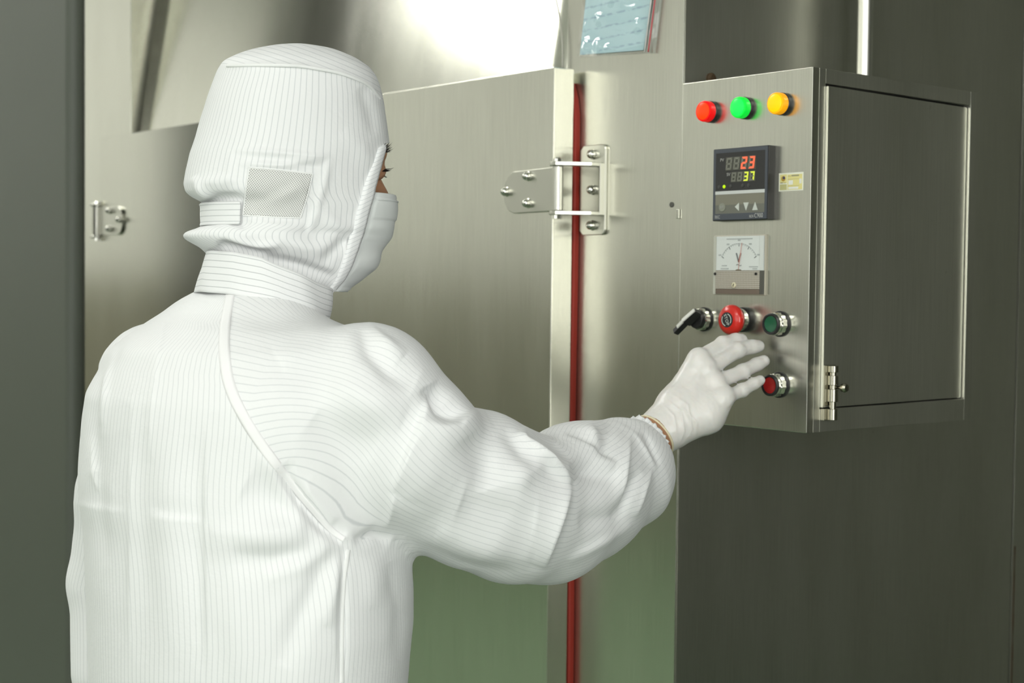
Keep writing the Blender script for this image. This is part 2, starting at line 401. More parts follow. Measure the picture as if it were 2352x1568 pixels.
h2 = hinge(-1.7405, 1.5845, -1); h2['label'] = 'bolted steel hinge at the far left end of the door'

# ------------------------------------------------------------------ control box
BW, BD, ZT, ZB = .2266, .3669, 1.7306, 1.2655
cb = empty('control_box', (.1, .18, ZB), 'stainless steel control box with lamps, meters and buttons beside the oven', 'control box')
box('front_panel', .0004, BW, -.001, .012, ZB, ZT, M['steel_panel'], cb, .0012, label='brushed steel instrument panel')
SD = (.0255, .3472, 1.2975, 1.7085)
box('frame_bar', BW-.012, BW, .0122, SD[0]-.0005, ZB, ZT, M['steel_side'], cb, .0008)
box('frame_bar', BW-.012, BW, SD[1]+.0015, BD, ZB, ZT, M['steel_side'], cb, .0008)
box('frame_bar', BW-.012, BW, SD[0]-.0005, SD[1]+.0015, SD[3]+.003, ZT, M['steel_side'], cb, .0008)
box('frame_bar', BW-.012, BW, SD[0]-.0005, SD[1]+.0015, ZB, SD[2]-.002, M['steel_side'], cb, .0008)
box('top_sheet', .0004, BW-.0122, .0122, BD, ZT-.003, ZT, M['steel_side'], cb)
box('bottom_sheet', .0004, BW-.0122, .0122, BD, ZB, ZB+.003, M['steel_side'], cb)
box('back_sheet', .0004, BW-.0122, BD-.003, BD, ZB+.0032, ZT-.0032, M['steel_side'], cb)
box('interior_shade', BW-.022, BW-.0125, .02, .355, ZB+.02, ZT-.012, M['gap_shade'], cb)  # black sheet behind the door gaps: the box's inner shade as colour
# side door, standing slightly proud on its left edge
bm = bmesh.new()
c = [(BW+.0035, SD[0]), (BW-.0045, SD[1]), (BW-.0115, SD[1]), (BW-.0085, SD[0])]
lo = [bm.verts.new((x, y, SD[2])) for x, y in c]; hi = [bm.verts.new((x, y, SD[3])) for x, y in c]
bm.faces.new(lo); bm.faces.new(hi[::-1])
for i in range(4):
    j = (i+1) % 4; bm.faces.new((lo[i], hi[i], hi[j], lo[j]))
bmesh.ops.recalc_face_normals(bm, faces=bm.faces[:]); bmesh.ops.bevel(bm, geom=bm.edges[:], offset=.0008, segments=2, affect='EDGES')
sdoor = bm_obj('side_door', bm, M['steel_side'], cb, 30, label='flat steel side door with a barrel bolt')
# barrel bolt
lx, ly = BW+.0035, .038
box('bolt_plate', lx-.0012, lx+.0015, ly-.011, ly+.011, 1.300, 1.352, M['latch'], sdoor, .0005)
lathe('bolt_rod', [(.0042, 1.288), (.0045, 1.289), (.0045, 1.349), (.004, 1.350)], (lx+.0065, ly, 0), M['latch'], sdoor, 'Z', 16)
for z0, z1 in ((1.343, 1.3515), (1.3265, 1.339), (1.305, 1.3215)):
    lathe('bolt_sleeve', [(.0066, z0), (.007, z0+.0005), (.007, z1-.0005), (.0066, z1)], (lx+.0063, ly, 0), M['latch'], sdoor, 'Z', 18)
    box('sleeve_foot', lx+.001, lx+.003, ly-.010, ly+.010, z0, z1, M['latch'], sdoor)
lathe('bolt_sleeve', [(.0062, 1.2815), (.0066, 1.282), (.0066, 1.2955), (.0062, 1.296)], (lx+.0063, ly, 0), M['latch'], cb, 'Z', 18)
box('bolt_keep', lx-.0033, lx+.003, ly-.012, ly+.008, 1.281, 1.296, M['latch'], cb, .0005)
lathe('bolt_knob', [(.002, .004), (.002, .012), (.0052, .0135), (.006, .018), (.0045, .021), (.001, .022)], (lx+.003, ly+.006, 1.3235), M['latch'], sdoor, 'X', 16)

# --- indicator lamps
def lens_mat(name, core, rim, s):
    m, nt, b = mat_new(name); g = N(nt, 'ShaderNodeTexCoord'); b.inputs['Roughness'].default_value = .25
    b.inputs['Base Color'].default_value = (*rim, 1); b.inputs['Emission Color'].default_value = (*core, 1); b.inputs['Emission Strength'].default_value = s; m.cycles.emission_sampling = 'NONE'
    return m
LAMPS = [('red', .0546, (1, .085, .0), (.75, .0, .0), 1.0, (.85, .0, .005), .75), ('green', .1160, (.02, .95, .13), (.0, .6, .05), .95, (.0, .85, .04), .8), ('yellow', .1793, (.95, .60, .0), (.9, .4, .0), 1.0, (.88, .36, .0), .8)]
for nm, x, core, base, st, rimc, rs in LAMPS:
    e = lathe('indicator_lamp', [(.0142, -.0004), (.0146, .002), (.0146, .0055), (.0138, .0065)], (x, -.001, 1.6872), M['black_plastic'], cb, label='lit round %s indicator lamp' % nm)
    ms = lens_mat('lamp_rim_'+nm, rimc, base, rs); mc = lens_mat('lamp_core_'+nm, core, base, st)
    lathe('lens_rim', [(.0138, .0062), (.0141, .007), (.0141, .0145), (.0134, .0165), (.0118, .017)], (x, -.001, 1.6872), ms, e)
    lathe('lens_face', [(.0116, .0166), (.0114, .0176), (.009, .0183), (.004, .0187), (.0004, .0188)], (x, -.001, 1.6872), mc, e)

# --- temperature controller
kx, kz = .0713, 1.6350
def cu(u): return kx+u/1000.
def cw(v): return kz-v/1000.
FY = -.0142
bm = bmesh.new(); bx(bm, kx, kx+.096, FY, -.0005, kz-.096, kz, .0012)
ctl = bm_obj('temperature_controller', bm, M['black_plastic'], cb, 30, label='square dark temperature controller reading 23 and 37')
def plate(name, u0, u1, v0, v1, dep, mat, parent, lab=None):
    return box(name, cu(u0), cu(u1), FY-dep, FY-dep+.0006, cw(v1), cw(v0), mat, parent, label=lab)
# slate bezel ring
for u0, u1, v0, v1 in ((1.2, 94.8, 1.2, 6), (1.2, 94.8, 86.5, 94.8), (1.2, 5.4, 6, 86.5), (90.8, 94.8, 6, 86.5)):
    plate('bezel', u0, u1, v0, v1, .0006, M['slate'], ctl)
disp = plate('display_window', 5.4, 90.8, 6, 56.5, .0005, M['display'], ctl)
plate('white_stripe', 5.2, 91, 56.6, 61, .0008, simple('stripe_white', (.62, .65, .62), .5), ctl)
plate('keypad_upper', 5.4, 90.8, 61, 75, .0005, simple('key_upper', (.22, .215, .165), .5), ctl)
plate('keypad', 5.4, 90.8, 75, 86.5, .0005, simple('key_lower', (.16, .165, .135), .5), ctl)
m_off = simple('segment_off', (.20, .205, .165), .5); m_bg = simple('digit_field', (.085, .087, .07), .5)
m_red = simple('segment_red', (.5, .1, .05), .5, emit=(1, .16, .07), estr=1.0); m_yel = simple('segment_yellow', (.4, .45, .05), .5, emit=(.72, .86, .06), estr=.95)
SEG = {'8': 'abcdefg', '2': 'abged', '3': 'abgcd', '7': 'abc', ' ': ''}
def digit(u, v, wd, ht, ch, on, th):
    sl = .13
    def q(pts, mat, nm):
        vs = [(cu(u+x+sl*(ht-y)-sl*ht*.5), FY-.0016, cw(v+y)) for x, y in pts]; n = len(vs)
        vb = [(a, b+.0005, c) for a, b, c in vs]
        mesh_obj(nm, vs+vb, [tuple(range(n))[::-1]]+[(i, (i+1) % n, n+(i+1) % n, n+i) for i in range(n)], mat, ctl)
    g = th*.12; h2 = ht/2
    S = {'a': [(g, 0), (wd-g, 0), (wd-th, th), (th, th)], 'd': [(th, ht-th), (wd-th, ht-th), (wd-g, ht), (g, ht)],
         'g': [(th*.5, h2), (th, h2-th/2), (wd-th, h2-th/2), (wd-th*.5, h2), (wd-th, h2+th/2), (th, h2+th/2)],
         'f': [(0, g), (th, th+g), (th, h2-th/2), (0, h2)], 'b': [(wd, g), (wd, h2), (wd-th, h2-th/2), (wd-th, th+g)],
         'e': [(0, h2), (th, h2+th/2), (th, ht-th-g), (0, ht-g)], 'c': [(wd, h2), (wd, ht-g), (wd-th, ht-th-g), (wd-th, h2+th/2)]}
    for k, p in S.items(): q(p, on if k in SEG[ch] else m_off, 'segment')
plate('digit_field', 23, 75.5, 12, 30, .0009, m_bg, ctl); plate('digit_field', 32.5, 75, 31.8, 45.6, .0009, m_bg, ctl)
for i, ch in enumerate('  23'): digit(24.6+i*13.1, 13, 9.6, 15.9, ch, m_red, 2.6)
for i, ch in enumerate('  37'): digit(34.2+i*10.5, 32.8, 7.6, 11.9, ch, m_yel, 2.0)
m_lbl = simple('print_grey', (.42, .43, .40), .5)
text_obj('lettering', 'PV', .006, (cu(16.4), FY-.0008, cw(15.3)), m_lbl, ctl); text_obj('lettering', 'SV', .006, (cu(28.2), FY-.0008, cw(35)), m_lbl, ctl)
m_led = simple('led_off', (.06, .062, .058), .4); m_ledon = simple('led_on', (.3, .5, .0), .4, emit=(.62, .95, .0), estr=.85)
for u, mm in ((12, m_led), (20.8, m_ledon), (32.2, m_led), (53, m_led), (63.3, m_led)):
    lathe('led', [(.0024, 0), (.0022, .0006), (.001, .0009)], (cu(u), FY-.0006, cw(50.6)), mm, ctl, seg=16)
m_tri = simple('print_light', (.58, .62, .56), .5)
def poly_c(name, pts, mat, dep=.0012): prism_xz(name, [(cu(a), cw(b)) for a, b in pts], FY-dep, FY-dep+.0008, mat, ctl)
poly_c('arrow_key', [(40.5, 78), (47.5, 73), (47.5, 83.5)], m_tri)
poly_c('arrow_key', [(55.2, 73), (64.4, 73), (59.8, 83.5)], m_tri); poly_c('arrow_key', [(70.6, 83.5), (79.8, 83.5), (75.2, 73)], m_tri)
lathe('round_key', [(.0056, 0), (.0056, .0006), (.005, .0008)], (cu(17.7), FY-.0005, cw(78)), simple('key_round', (.27, .285, .23), .5), ctl, seg=24)
text_obj('lettering', 'SET', .0045, (cu(17.7), FY-.0015, cw(78)), m_lbl, ctl)
text_obj('lettering', 'RKC', .0062, (cu(9.8), FY-.0009, cw(91)), m_lbl, ctl, sx=.75)
text_obj('lettering', 'REX-', .005, (cu(69.8), FY-.0009, cw(91.4)), m_lbl, ctl, sx=.8); text_obj('lettering', 'C900', .0085, (cu(81.5), FY-.0009, cw(90.6)), m_lbl, ctl, sx=.78)

# --- volt meter
mx0, mx1, mz0, mz1, MY = .0668, .1562, 1.4405, 1.5202, -.0065
m_case = simple('clear_case', (.78, .78, .70), .12, trans=.55, coat=.5)
m_dial = simple('dial_white', (.70, .745, .71), .4, coat=.6)
vm = box('volt_meter', mx0, mx1, -.0045, -.0004, mz0, mz1, simple('meter_body', (.50, .47, .36), .3, coat=.5), cb, .001, label='square white analogue volt meter')
def mu_(u): return mx0+u/1000.
def mw_(v): return mz1-v/1000.
box('dial_plate', mu_(5.5), mu_(88.5), MY, -.0047, mw_(47.0), mw_(1.5), m_dial, vm, .0004)
box('case_edge', mu_(82.5), mu_(88.9), MY-.0009, MY-.0002, mw_(47.0), mw_(1.5), simple('edge_clear', (.66, .70, .66), .15, coat=.5), vm)
box('case_edge', mu_(.6), mu_(5.3), MY, -.0047, mw_(78.8), mw_(1.5), simple('edge_clear_left', (.52, .53, .45), .15, coat=.5), vm)
mm_, nt, b = mat_new('diamond_cover'); g = N(nt, 'ShaderNodeNewGeometry'); mp = N(nt, 'ShaderNodeMapping'); L(nt, g.outputs['Position'], mp.inputs[0]); mp.inputs['Rotation'].default_value = (0, math.radians(45), 0)
ck = N(nt, 'ShaderNodeTexChecker'); ck.inputs['Scale'].default_value = 520; L(nt, mp.outputs[0], ck.inputs['Vector'])
ck.inputs[1].default_value = (.52, .50, .42, 1); ck.inputs[2].default_value = (.30, .27, .22, 1); L(nt, ck.outputs[0], b.inputs['Base Color']); b.inputs['Roughness'].default_value = .2
box('lower_cover', mu_(5.5), mu_(82.3), MY-.001, -.0047, mw_(71.5), mw_(47.2), mm_, vm, .0004)
box('cover_foot', mu_(5.5), mu_(82.3), MY-.0004, -.0047, mw_(78.2), mw_(71.7), simple('cover_brown', (.17, .135, .105), .25), vm)
box('cover_side', mu_(82.5), mu_(88.7), MY-.0004, -.0047, mw_(78.2), mw_(47.2), simple('cover_side', (.10, .10, .085), .2), vm)
m_ink = simple('ink', (.16, .18, .18), .6); m_inkl = simple('ink_light', (.42, .46, .44), .6)
dc = (46, 46)
def dial_quad(name, a, r0, r1, wd, mat):
    ca, sa = math.cos(a), math.sin(a)
    pts = [(dc[0]+r0*ca-wd*sa, dc[1]-r0*sa-wd*ca), (dc[0]+r1*ca-wd*sa, dc[1]-r1*sa-wd*ca), (dc[0]+r1*ca+wd*sa, dc[1]-r1*sa+wd*ca), (dc[0]+r0*ca+wd*sa, dc[1]-r0*sa+wd*ca)]
    prism_xz(name, [(mu_(a_), mw_(b_)) for a_, b_ in pts], MY-.0005, MY-.0001, mat, vm)
for k in range(21):
    a = math.radians(150-6*k); big = k % 5 == 0
    dial_quad('scale_tick', a, 35-(4.2 if big else 2.2), 35, .38 if big else .2, m_ink if big else m_inkl)
for k in range(24): 
    a = math.radians(150-5*k-2.5); dial_quad('scale_arc', a, 34.8, 35.15, 1.6, m_inkl)
for k in range(5):
    a = math.radians(150-30*k)
    prism_xz('scale_number', [(mu_(dc[0]+39*math.cos(a)+dx), mw_(dc[1]-39*math.sin(a)+dy)) for dx, dy in ((-2.2, -1), (2.2, -1), (2.2, 1), (-2.2, 1))], MY-.0004, MY-.0001, m_inkl, vm)
def stroke(name, p, q, wd, mat, dep):
    p = np.array(p, float); q = np.array(q, float); t = (q-p)/np.linalg.norm(q-p); n = np.array([-t[1], t[0]])*wd
    prism_xz(name, [(mu_(a), mw_(b)) for a, b in (p+n, q+n, q-n, p-n)], MY-dep, MY-dep+.0004, mat, vm)
stroke('letter_v', (41.6, 24), (45.8, 36), .9, m_ink, .0006); stroke('letter_v', (49.6, 24), (45.8, 36), .9, simple('ink_red', (.30, .13, .11), .6), .0008)
for i in range(6):
    u0, u1 = 42+i*1.4, 42+(i+1)*1.4; stroke('tilde_mark', (u0, 40-1.0*math.sin((i)/6*2*math.pi)), (u1, 40-1.0*math.sin((i+1)/6*2*math.pi)), .35, m_ink, .0006)
stroke('needle', (46, 46), (51.6, 10.5), .28, simple('needle_red', (.62, .32, .27), .5), .0012)
prism_xz('pivot', [(mu_(46+4.6*math.cos(t)), mw_(47-1.6*math.sin(t))) for t in np.linspace(0, math.pi, 10)], MY-.0014, MY-.0002, simple('pivot_brown', (.2, .17, .12), .5), vm)
for (u0, v0, wd) in ((16, 40, 9), (14, 44, 14), (64, 41.5, 15), (70, 44.3, 8), (24, 4.6, 45)):
    prism_xz('fine_print', [(mu_(a), mw_(b)) for a, b in ((u0, v0), (u0+wd, v0), (u0+wd, v0+1.3), (u0, v0+1.3))], MY-.0004, MY-.0001, m_inkl, vm)
for u in (5.2, 77): lathe('screw', [(.0019, 0), (.0019, .0012), (.0008, .0014)], (mu_(u), MY-.001, mw_(51.5)), M['black_plastic'], vm, seg=12)
lathe('zero_adjuster', [(.0036, 0), (.0036, .001), (.003, .0016)], (mu_(39), MY-.001, mw_(66.5)), simple('adjuster', (.70, .66, .46), .4), vm, seg=18)
prism_xz('zero_slot', [(mu_(39.6), mw_(64.5)), (mu_(40.2), mw_(65)), (mu_(38.6), mw_(68.5)), (mu_(38), mw_(68))], MY-.0031, MY-.0026, M['black_plastic'], vm)

# --- sticker
sk = box('inspection_sticker', .1744, .2147, -.0015, -.0011, 1.5752, 1.5986, simple('sticker_white', (.82, .84, .70), .5), cb, label='small yellow inspection sticker')
def spr(name, u0, u1, v0, v1, col):
    box(name, .1744+u0*.0403, .1744+u1*.0403, -.00175-(0 if 'field' in name else .0002), -.0015, 1.5986-v1*.0234, 1.5986-v0*.0234, simple('stk', col, .5), sk)
Yl = (.78, .72, .30); Yd = (.6, .56, .25); W_ = (.80, .82, .74)
spr('print_field', .05, .33, .08, .55, Yl); spr('print_field', .05, .33, .62, .93, (.55, .54, .25)); spr('print_field', .36, .95, .10, .93, Yl)
spr('print_line', .38, .50, .16, .22, Yd); spr('print_line', .52, .82, .13, .21, (.36, .35, .2)); spr('print_line', .36, .84, .34, .37, Yd)
spr('print_box', .40, .58, .42, .66, W_); spr('print_box', .84, .93, .36, .62, W_); spr('print_line', .36, .84, .71, .74, Yd); spr('print_box', .40, .80, .78, .90, W_)
spr('print_line', .07, .17, .51, .56, (.33, .32, .2)); spr('print_line', .2, .31, .51, .56, Yd)
lathe('print_emblem', [(.0034, 0), (.0034, .0002)], (.1744+.19*.0403, -.0017, 1.5986-.31*.0234), simple('emblem_orange', (.5, .33, .06), .5), sk, seg=20)
lathe('print_emblem', [(.0019, 0), (.0019, .0003)], (.1744+.215*.0403, -.0018, 1.5986-.27*.0234), simple('emblem_navy', (.06, .06, .12), .5), sk, seg=16)

# --- selector switch
def knurl(x, z, y, parent, r=.0152, t0=.0025, t1=.012):
    vs, fs = [], []; n = 48
    for t, rr in ((t0, r), (t0+.001, r), (t1-.002, r*.985), (t1, r*.9)):
        for k in range(n):
            a = 2*math.pi*k/n; q = rr*(1-(.03 if k % 4 < 2 and t < t1-.0005 else 0)); vs.append((x+q*math.cos(a), y-t, z+q*math.sin(a)))
    for i in range(3):
        for k in range(n): fs.append((i*n+k, i*n+(k+1) % n, (i+1)*n+(k+1) % n, (i+1)*n+k))
    fs.append(tuple(3*n+k for k in range(n)))
    return mesh_obj('chrome_ring', vs, fs, M['chrome'], parent)
sx_, sz_ = .0470, 1.4068
se = lathe('selector_switch', [(.0165, 0), (.0165, .002), (.0155, .003)], (sx_, -.001, sz_), M['black_plastic'], cb, label='black selector switch with a long tilted lever')
knurl(sx_, sz_, -.001, se)
lathe('knob', [(.0128, .0115), (.0128, .013), (.0122, .017), (.0112, .0178)], (sx_, -.001, sz_), M['black_plastic'], se)
A = np.array([sx_+.010, -.021, sz_+.012]); B = np.array([sx_-.024, -.031, sz_-.017])
def bar3(name, A, B, hw, hh, mat, parent, nrm, cen_off=0.):
    t = (B-A)/np.linalg.norm(B-A); n = nrm-t*(nrm@t); n /= np.linalg.norm(n); s = np.cross(t, n); vs = []
    for p in (A, B):
        for a, b in ((-1, -1), (1, -1), (1, 1), (-1, 1)): vs.append(p+s*hw*a+n*(hh*b+cen_off))
    bm = bmesh.new(); vv = [bm.verts.new(v) for v in vs]
    for f in ((0, 1, 2, 3), (7, 6, 5, 4), (0, 4, 5, 1), (1, 5, 6, 2), (2, 6, 7, 3), (3, 7, 4, 0)): bm.faces.new([vv[i] for i in f])
    bmesh.ops.recalc_face_normals(bm, faces=bm.faces[:]); bmesh.ops.bevel(bm, geom=bm.edges[:], offset=min(hw, hh)*.25, segments=2, affect='EDGES')
    return bm_obj(name, bm, mat, parent, 30)
nn = np.array([-.25, -1., .25])
K = A*.42+B*.58
bar3('lever', A*.95+B*.05, K, .0045, .0065, M['black_plastic'], se, nn); 
B2 = B+np.array([-.002, .002, -.002])
bar3('lever_tip', K*1.02-B*.02, B2, .0042, .0042, M['black_plastic'], se, nn, .001)
m_wht = simple('white_insert', (.70, .71, .64), .4)
bar3('white_insert', A*.93+B*.07, K, .0028, .0012, m_wht, se, nn, .0068); bar3('white_insert', K, K*.45+B2*.55, .0027, .0012, m_wht, se, nn, .0056)

# --- emergency stop
ex, ez = .1190, 1.4080
es = lathe('stop_button', [(.0168, 0), (.0168, .006), (.016, .0075)], (ex, -.001, ez), M['black_plastic'], cb, label='red mushroom stop button')
lathe('chrome_ring', [(.0150, .0072), (.0152, .0085), (.0152, .015), (.0142, .0165)], (ex, -.001, ez), M['chrome'], es)
m_stop = simple('stop_red', (.62, .02, .012), .28, coat=.5)
lathe('mushroom_head', [(.0125, .016), (.0150, .018), (.0188, .0205), (.0201, .0245), (.0196, .0285), (.0172, .0318), (.0130, .0336), (.0102, .0341)], (ex, -.001, ez), m_stop, es, seg=56, sharp=80)
lathe('label_disc', [(.0102, .0338), (.0100, .0346), (.0004, .0348)], (ex, -.001, ez), simple('stop_label', (.03, .033, .033), .35), es)
ra = math.radians(68)
text_obj('lettering', 'STOP', .0066, (ex, -.0362, ez), m_tri, es, rot=ra)
for s in (0, math.pi):
    vs = []; n = 10
    for k in range(n+1):
        a = s+ra*-1+math.radians(35+110*k/n)
        for rr in (.0072, .0085): vs.append((ex+rr*math.cos(a), -.0362, ez+rr*math.sin(a)))
    mesh_obj('label_arc', vs, [(2*k, 2*k+2, 2*k+3, 2*k+1) for k in range(n)], m_tri, es)

# --- push buttons
for nm, z, col in (('green', 1.4040, (.012, .10, .045)), ('red', 1.3249, (.34, .012, .012))):
    x = .1806
    pb = lathe('push_button', [(.0168, 0), (.0168, .0022), (.0158, .003)], (x, -.001, z), M['black_plastic'], cb, label='%s round push button in a chrome ring' % nm)
    knurl(x, z, -.001, pb, .0152, .0028, .0135)
    lathe('chrome_collar', [(.0142, .0134), (.0140, .0165), (.0138, .0168)], (x, -.001, z), M['chrome'], pb)
    lathe('black_bezel', [(.0140, .0166), (.0138, .0195), (.0124, .0205), (.0108, .0202), (.0104, .0185)], (x, -.001, z), M['black_plastic'], pb, cap=False)
    lathe('button_cap', [(.0105, .0160), (.0104, .0192), (.0092, .0194), (.006, .0186), (.0004, .0183)], (x, -.001, z), simple('cap_'+nm, col, .35, coat=.3), pb)

# ------------------------------------------------------------------ conduit pipe on the box
cp = empty('conduit_pipe', (.06, .3245, ZT), 'shiny vertical metal pipe rising from the top of the control box', 'pipe')
lathe('pipe', [(.0114, .004), (.0114, 2.269)], (.06, .3245, ZT), simple('pipe_steel', (.80, .80, .74), .36, 1), cp, 'Z', 28)
lathe('flange', [(.017, .0), (.017, .003), (.013, .004), (.013, .016), (.0112, .017)], (.06, .3245, ZT), M['hinge_steel'], cp, 'Z', 24)

# ------------------------------------------------------------------ zip bag with a blue card
bag = empty('zip_bag', (-.13, -.004, 1.78), 'clear plastic zip bag holding a pale blue card, stuck on the steel column', 'bag')
def bl(u, v, y): # bag plane: u 0..1 along the bottom edge, v up
    bl_, br = np.array([-.2138, 1.7906]), np.array([-.0507, 1.7784]); up = np.array([.0118, .0830])
    p = bl_+(br-bl_)*u+up*v; return (p[0], y, p[1])
mcard, nt, b = mat_new('blue_card'); g = N(nt, 'ShaderNodeNewGeometry'); mp = N(nt, 'ShaderNodeMapping'); L(nt, g.outputs['Position'], mp.inputs[0]); mp.inputs['Rotation'].default_value = (0, math.radians(4), 0); mp.inputs['Scale'].default_value = (.35, 1, 1)
wv = N(nt, 'ShaderNodeTexWave', wave_type='BANDS', bands_direction='Z'); wv.inputs['Scale'].default_value = 19; wv.inputs['Distortion'].default_value = .3; L(nt, mp.outputs[0], wv.inputs[0])
nz_ = noise(nt, mp.outputs[0], 260, 2); mulm = N(nt, 'ShaderNodeMath', operation='MULTIPLY'); L(nt, maprange(nt, wv.outputs['Fac'], .86, 1, 0, 1), mulm.inputs[0]); L(nt, maprange(nt, nz_.outputs['Fac'], .42, .6, 0, .55), mulm.inputs[1])
mxc = N(nt, 'ShaderNodeMix', data_type='RGBA'); L(nt, mulm.outputs[0], mxc.inputs[0]); mxc.inputs[6].default_value = (.60, .86, .91, 1); mxc.inputs[7].default_value = (.2, .36, .52, 1); L(nt, mxc.outputs[2], b.inputs['Base Color']); b.inputs['Roughness'].default_value = .6
q = [bl(.03, .03, -.003), bl(.845, .055, -.003), bl(.875, 1.12, -.003), bl(.03, 1.02, -.003)]; q2 = [(a, b_+.0006, c_) for a, b_, c_ in q]
mesh_obj('blue_card', q+q2, [(0, 1, 2, 3), (7, 6, 5, 4), (0, 4, 5, 1), (1, 5, 6, 2), (2, 6, 7, 3), (3, 7, 4, 0)], mcard, bag, label='pale blue paper card with faint handwriting')
mfilm = bpy.data.materials.new('plastic_film'); mfilm.use_nodes = True; nt = mfilm.node_tree; nt.nodes.clear()
out = N(nt, 'ShaderNodeOutputMaterial'); tr = N(nt, 'ShaderNodeBsdfTransparent'); gl = N(nt, 'ShaderNodeBsdfGlossy'); gl.inputs['Roughness'].default_value = .06
ms_ = N(nt, 'ShaderNodeMixShader'); ms_.inputs[0].default_value = .15; L(nt, tr.outputs[0], ms_.inputs[1]); L(nt, gl.outputs[0], ms_.inputs[2]); L(nt, ms_.outputs[0], out.inputs[0])
vs, fs = [], []; nx, nz = 70, 60
for iz in range(nz+1):
    for ix in range(nx+1):
        u, v = ix/nx, iz/nz*1.35; edge = min(u, 1-u, v/1.35, 1-v/1.35); e = min(1, edge*12)
        d = .0030*e+.0013*e*(math.sin(5*u+4*v+2*math.sin(4*v))+.45*math.sin(13*u-8*v+1.5*math.sin(6*u))+.2*math.sin(21*v+7*u))
        for bu, bv, ba, br_ in ((.12, .12, .004, .07), (.30, .16, .005, .06), (.42, .10, .004, .05), (.25, .62, .003, .06), (.78, .48, .003, .07), (.40, .98, .005, .09), (.62, 1.02, .004, .06), (.08, .5, .003, .05)):
            d += e*ba*math.exp(-((u-bu)**2+((v-bv)*.6)**2)/br_**2)
        vs.append(bl(u, v, -.0042-max(-.0004, d)))
for iz in range(nz):
    for ix in range(nx):
        a = iz*(nx+1)+ix; fs.append((a, a+1, a+nx+2, a+nx+1))
mesh_obj('film', vs, fs, mfilm, bag, True)
mesh_obj('film_back', [bl(0, 0, -.0008), bl(1, 0, -.0008), bl(1, 1.35, -.0008), bl(0, 1.35, -.0008)], [(0, 1, 2, 3)], mfilm, bag)
tube('zip_line', [bl(.955-.012*(1-v), v, -.0088) for v in np.linspace(.01, 1.34, 20)], .0012, simple('zip_red', (.50, .09, .10), .4), bag, 6, label='red zip line')
tube('zip_rib', [bl(.905-.012*(1-v), v, -.0080) for v in np.linspace(.01, 1.34, 20)], .0012, simple('zip_clear', (.60, .62, .58), .25), bag, 6)
#PERSON
# ------------------------------------------------------------------ implicit-surface tools
def sd_cone(p, a, b, ra, rb):
    a = np.asarray(a, np.float32); ab = np.asarray(b, np.float32)-a
    t = np.clip(((p-a)@ab)/(ab@ab), 0, 1)
    return np.linalg.norm(p-a-t[:, None]*ab, axis=1)-(ra+(rb-ra)*t)
def sd_ell(p, c, axes, rad):
    q = (p-np.asarray(c, np.float32))@np.asarray(axes, np.float32).T; r = np.asarray(rad, np.float32)
    k0 = np.linalg.norm(q/r, axis=1); k1 = np.linalg.norm(q/(r*r), axis=1)+1e-9
    return k0*(k0-1)/k1
def smin(a, b, k):
    h = np.clip(.5+.5*(b-a)/k, 0, 1)
    return b*(1-h)+a*h-k*h*(1-h)
def polygonize(f, lo, hi, h, B=4, slack=7):
    lo = np.asarray(lo, float); n = np.ceil((np.asarray(hi)-lo)/(h*B)).astype(int)
    cc = [lo[i]+(np.arange(n[i])+.5)*h*B for i in range(3)]
    g = np.stack(np.meshgrid(*cc, indexing='ij'), -1).reshape(-1, 3).astype(np.float32)
    c = f(g).reshape(n)
    mask = np.abs(c) < slack*h
    F = np.repeat(np.repeat(np.repeat(c, B, 0), B, 1), B, 2).astype(np.float32)
    mk = np.repeat(np.repeat(np.repeat(mask, B, 0), B, 1), B, 2)
    idx = np.argwhere(mk); pts = (lo+idx*h).astype(np.float32)
    out = np.empty(len(pts), np.float32)
    for s in range(0, len(pts), 400000): out[s:s+400000] = f(pts[s:s+400000])
    F[mk] = out
    # naive surface nets
    S = F < 0; N_ = np.array(F.shape)-1
    occ = np.zeros(N_, np.int8)
    offs = [(i, j, k) for i in (0, 1) for j in (0, 1) for k in (0, 1)]
    sub = {o: S[o[0]:o[0]+N_[0], o[1]:o[1]+N_[1], o[2]:o[2]+N_[2]] for o in offs}
    for o in offs: occ += sub[o]
    cells = np.argwhere((occ > 0) & (occ < 8)); vid = -np.ones(N_, np.int64); vid[tuple(cells.T)] = np.arange(len(cells))
    acc = np.zeros((len(cells), 3)); cnt = np.zeros(len(cells))
    def val(o): return F[cells[:, 0]+o[0], cells[:, 1]+o[1], cells[:, 2]+o[2]]
    V = {o: val(o) for o in offs}
    for o in offs:
        for ax in range(3):
            if o[ax] == 0:
                o2 = list(o); o2[ax] = 1; o2 = tuple(o2); a, b = V[o], V[o2]; m = (a < 0) != (b < 0)
                t = np.where(m, a/np.where(m, a-b, 1), 0)
                e = np.array(o, float)[None].repeat(len(cells), 0); e[:, ax] = t
                acc[m] += e[m]; cnt[m] += 1
    verts = lo+(cells+acc/cnt[:, None])*h
    faces = []
    for ax in range(3):
        b, c2 = (ax+1) % 3, (ax+2) % 3
        sl0 = [slice(1, -1)]*3; sl1 = [slice(1, -1)]*3
        A = S[tuple(slice(0, -1) if i == ax else slice(1, -1) for i in range(3))]; Bv = S[tuple(slice(1, None) if i == ax else slice(1, -1) for i in range(3))]
        e = np.argwhere(A != Bv); base = e.copy(); base[:, b] += 1; base[:, c2] += 1
        flip = A[tuple(e.T)]
        def cell(db, dc):
            q = base.copy(); q[:, b] -= db; q[:, c2] -= dc; return vid[tuple(q.T)]
        q = np.stack([cell(1, 1), cell(0, 1), cell(0, 0), cell(1, 0)], 1)
        q[~flip] = q[~flip][:, ::-1]
        faces.append(q)
    faces = np.concatenate(faces); faces = faces[(faces >= 0).all(1)]
    return verts, faces
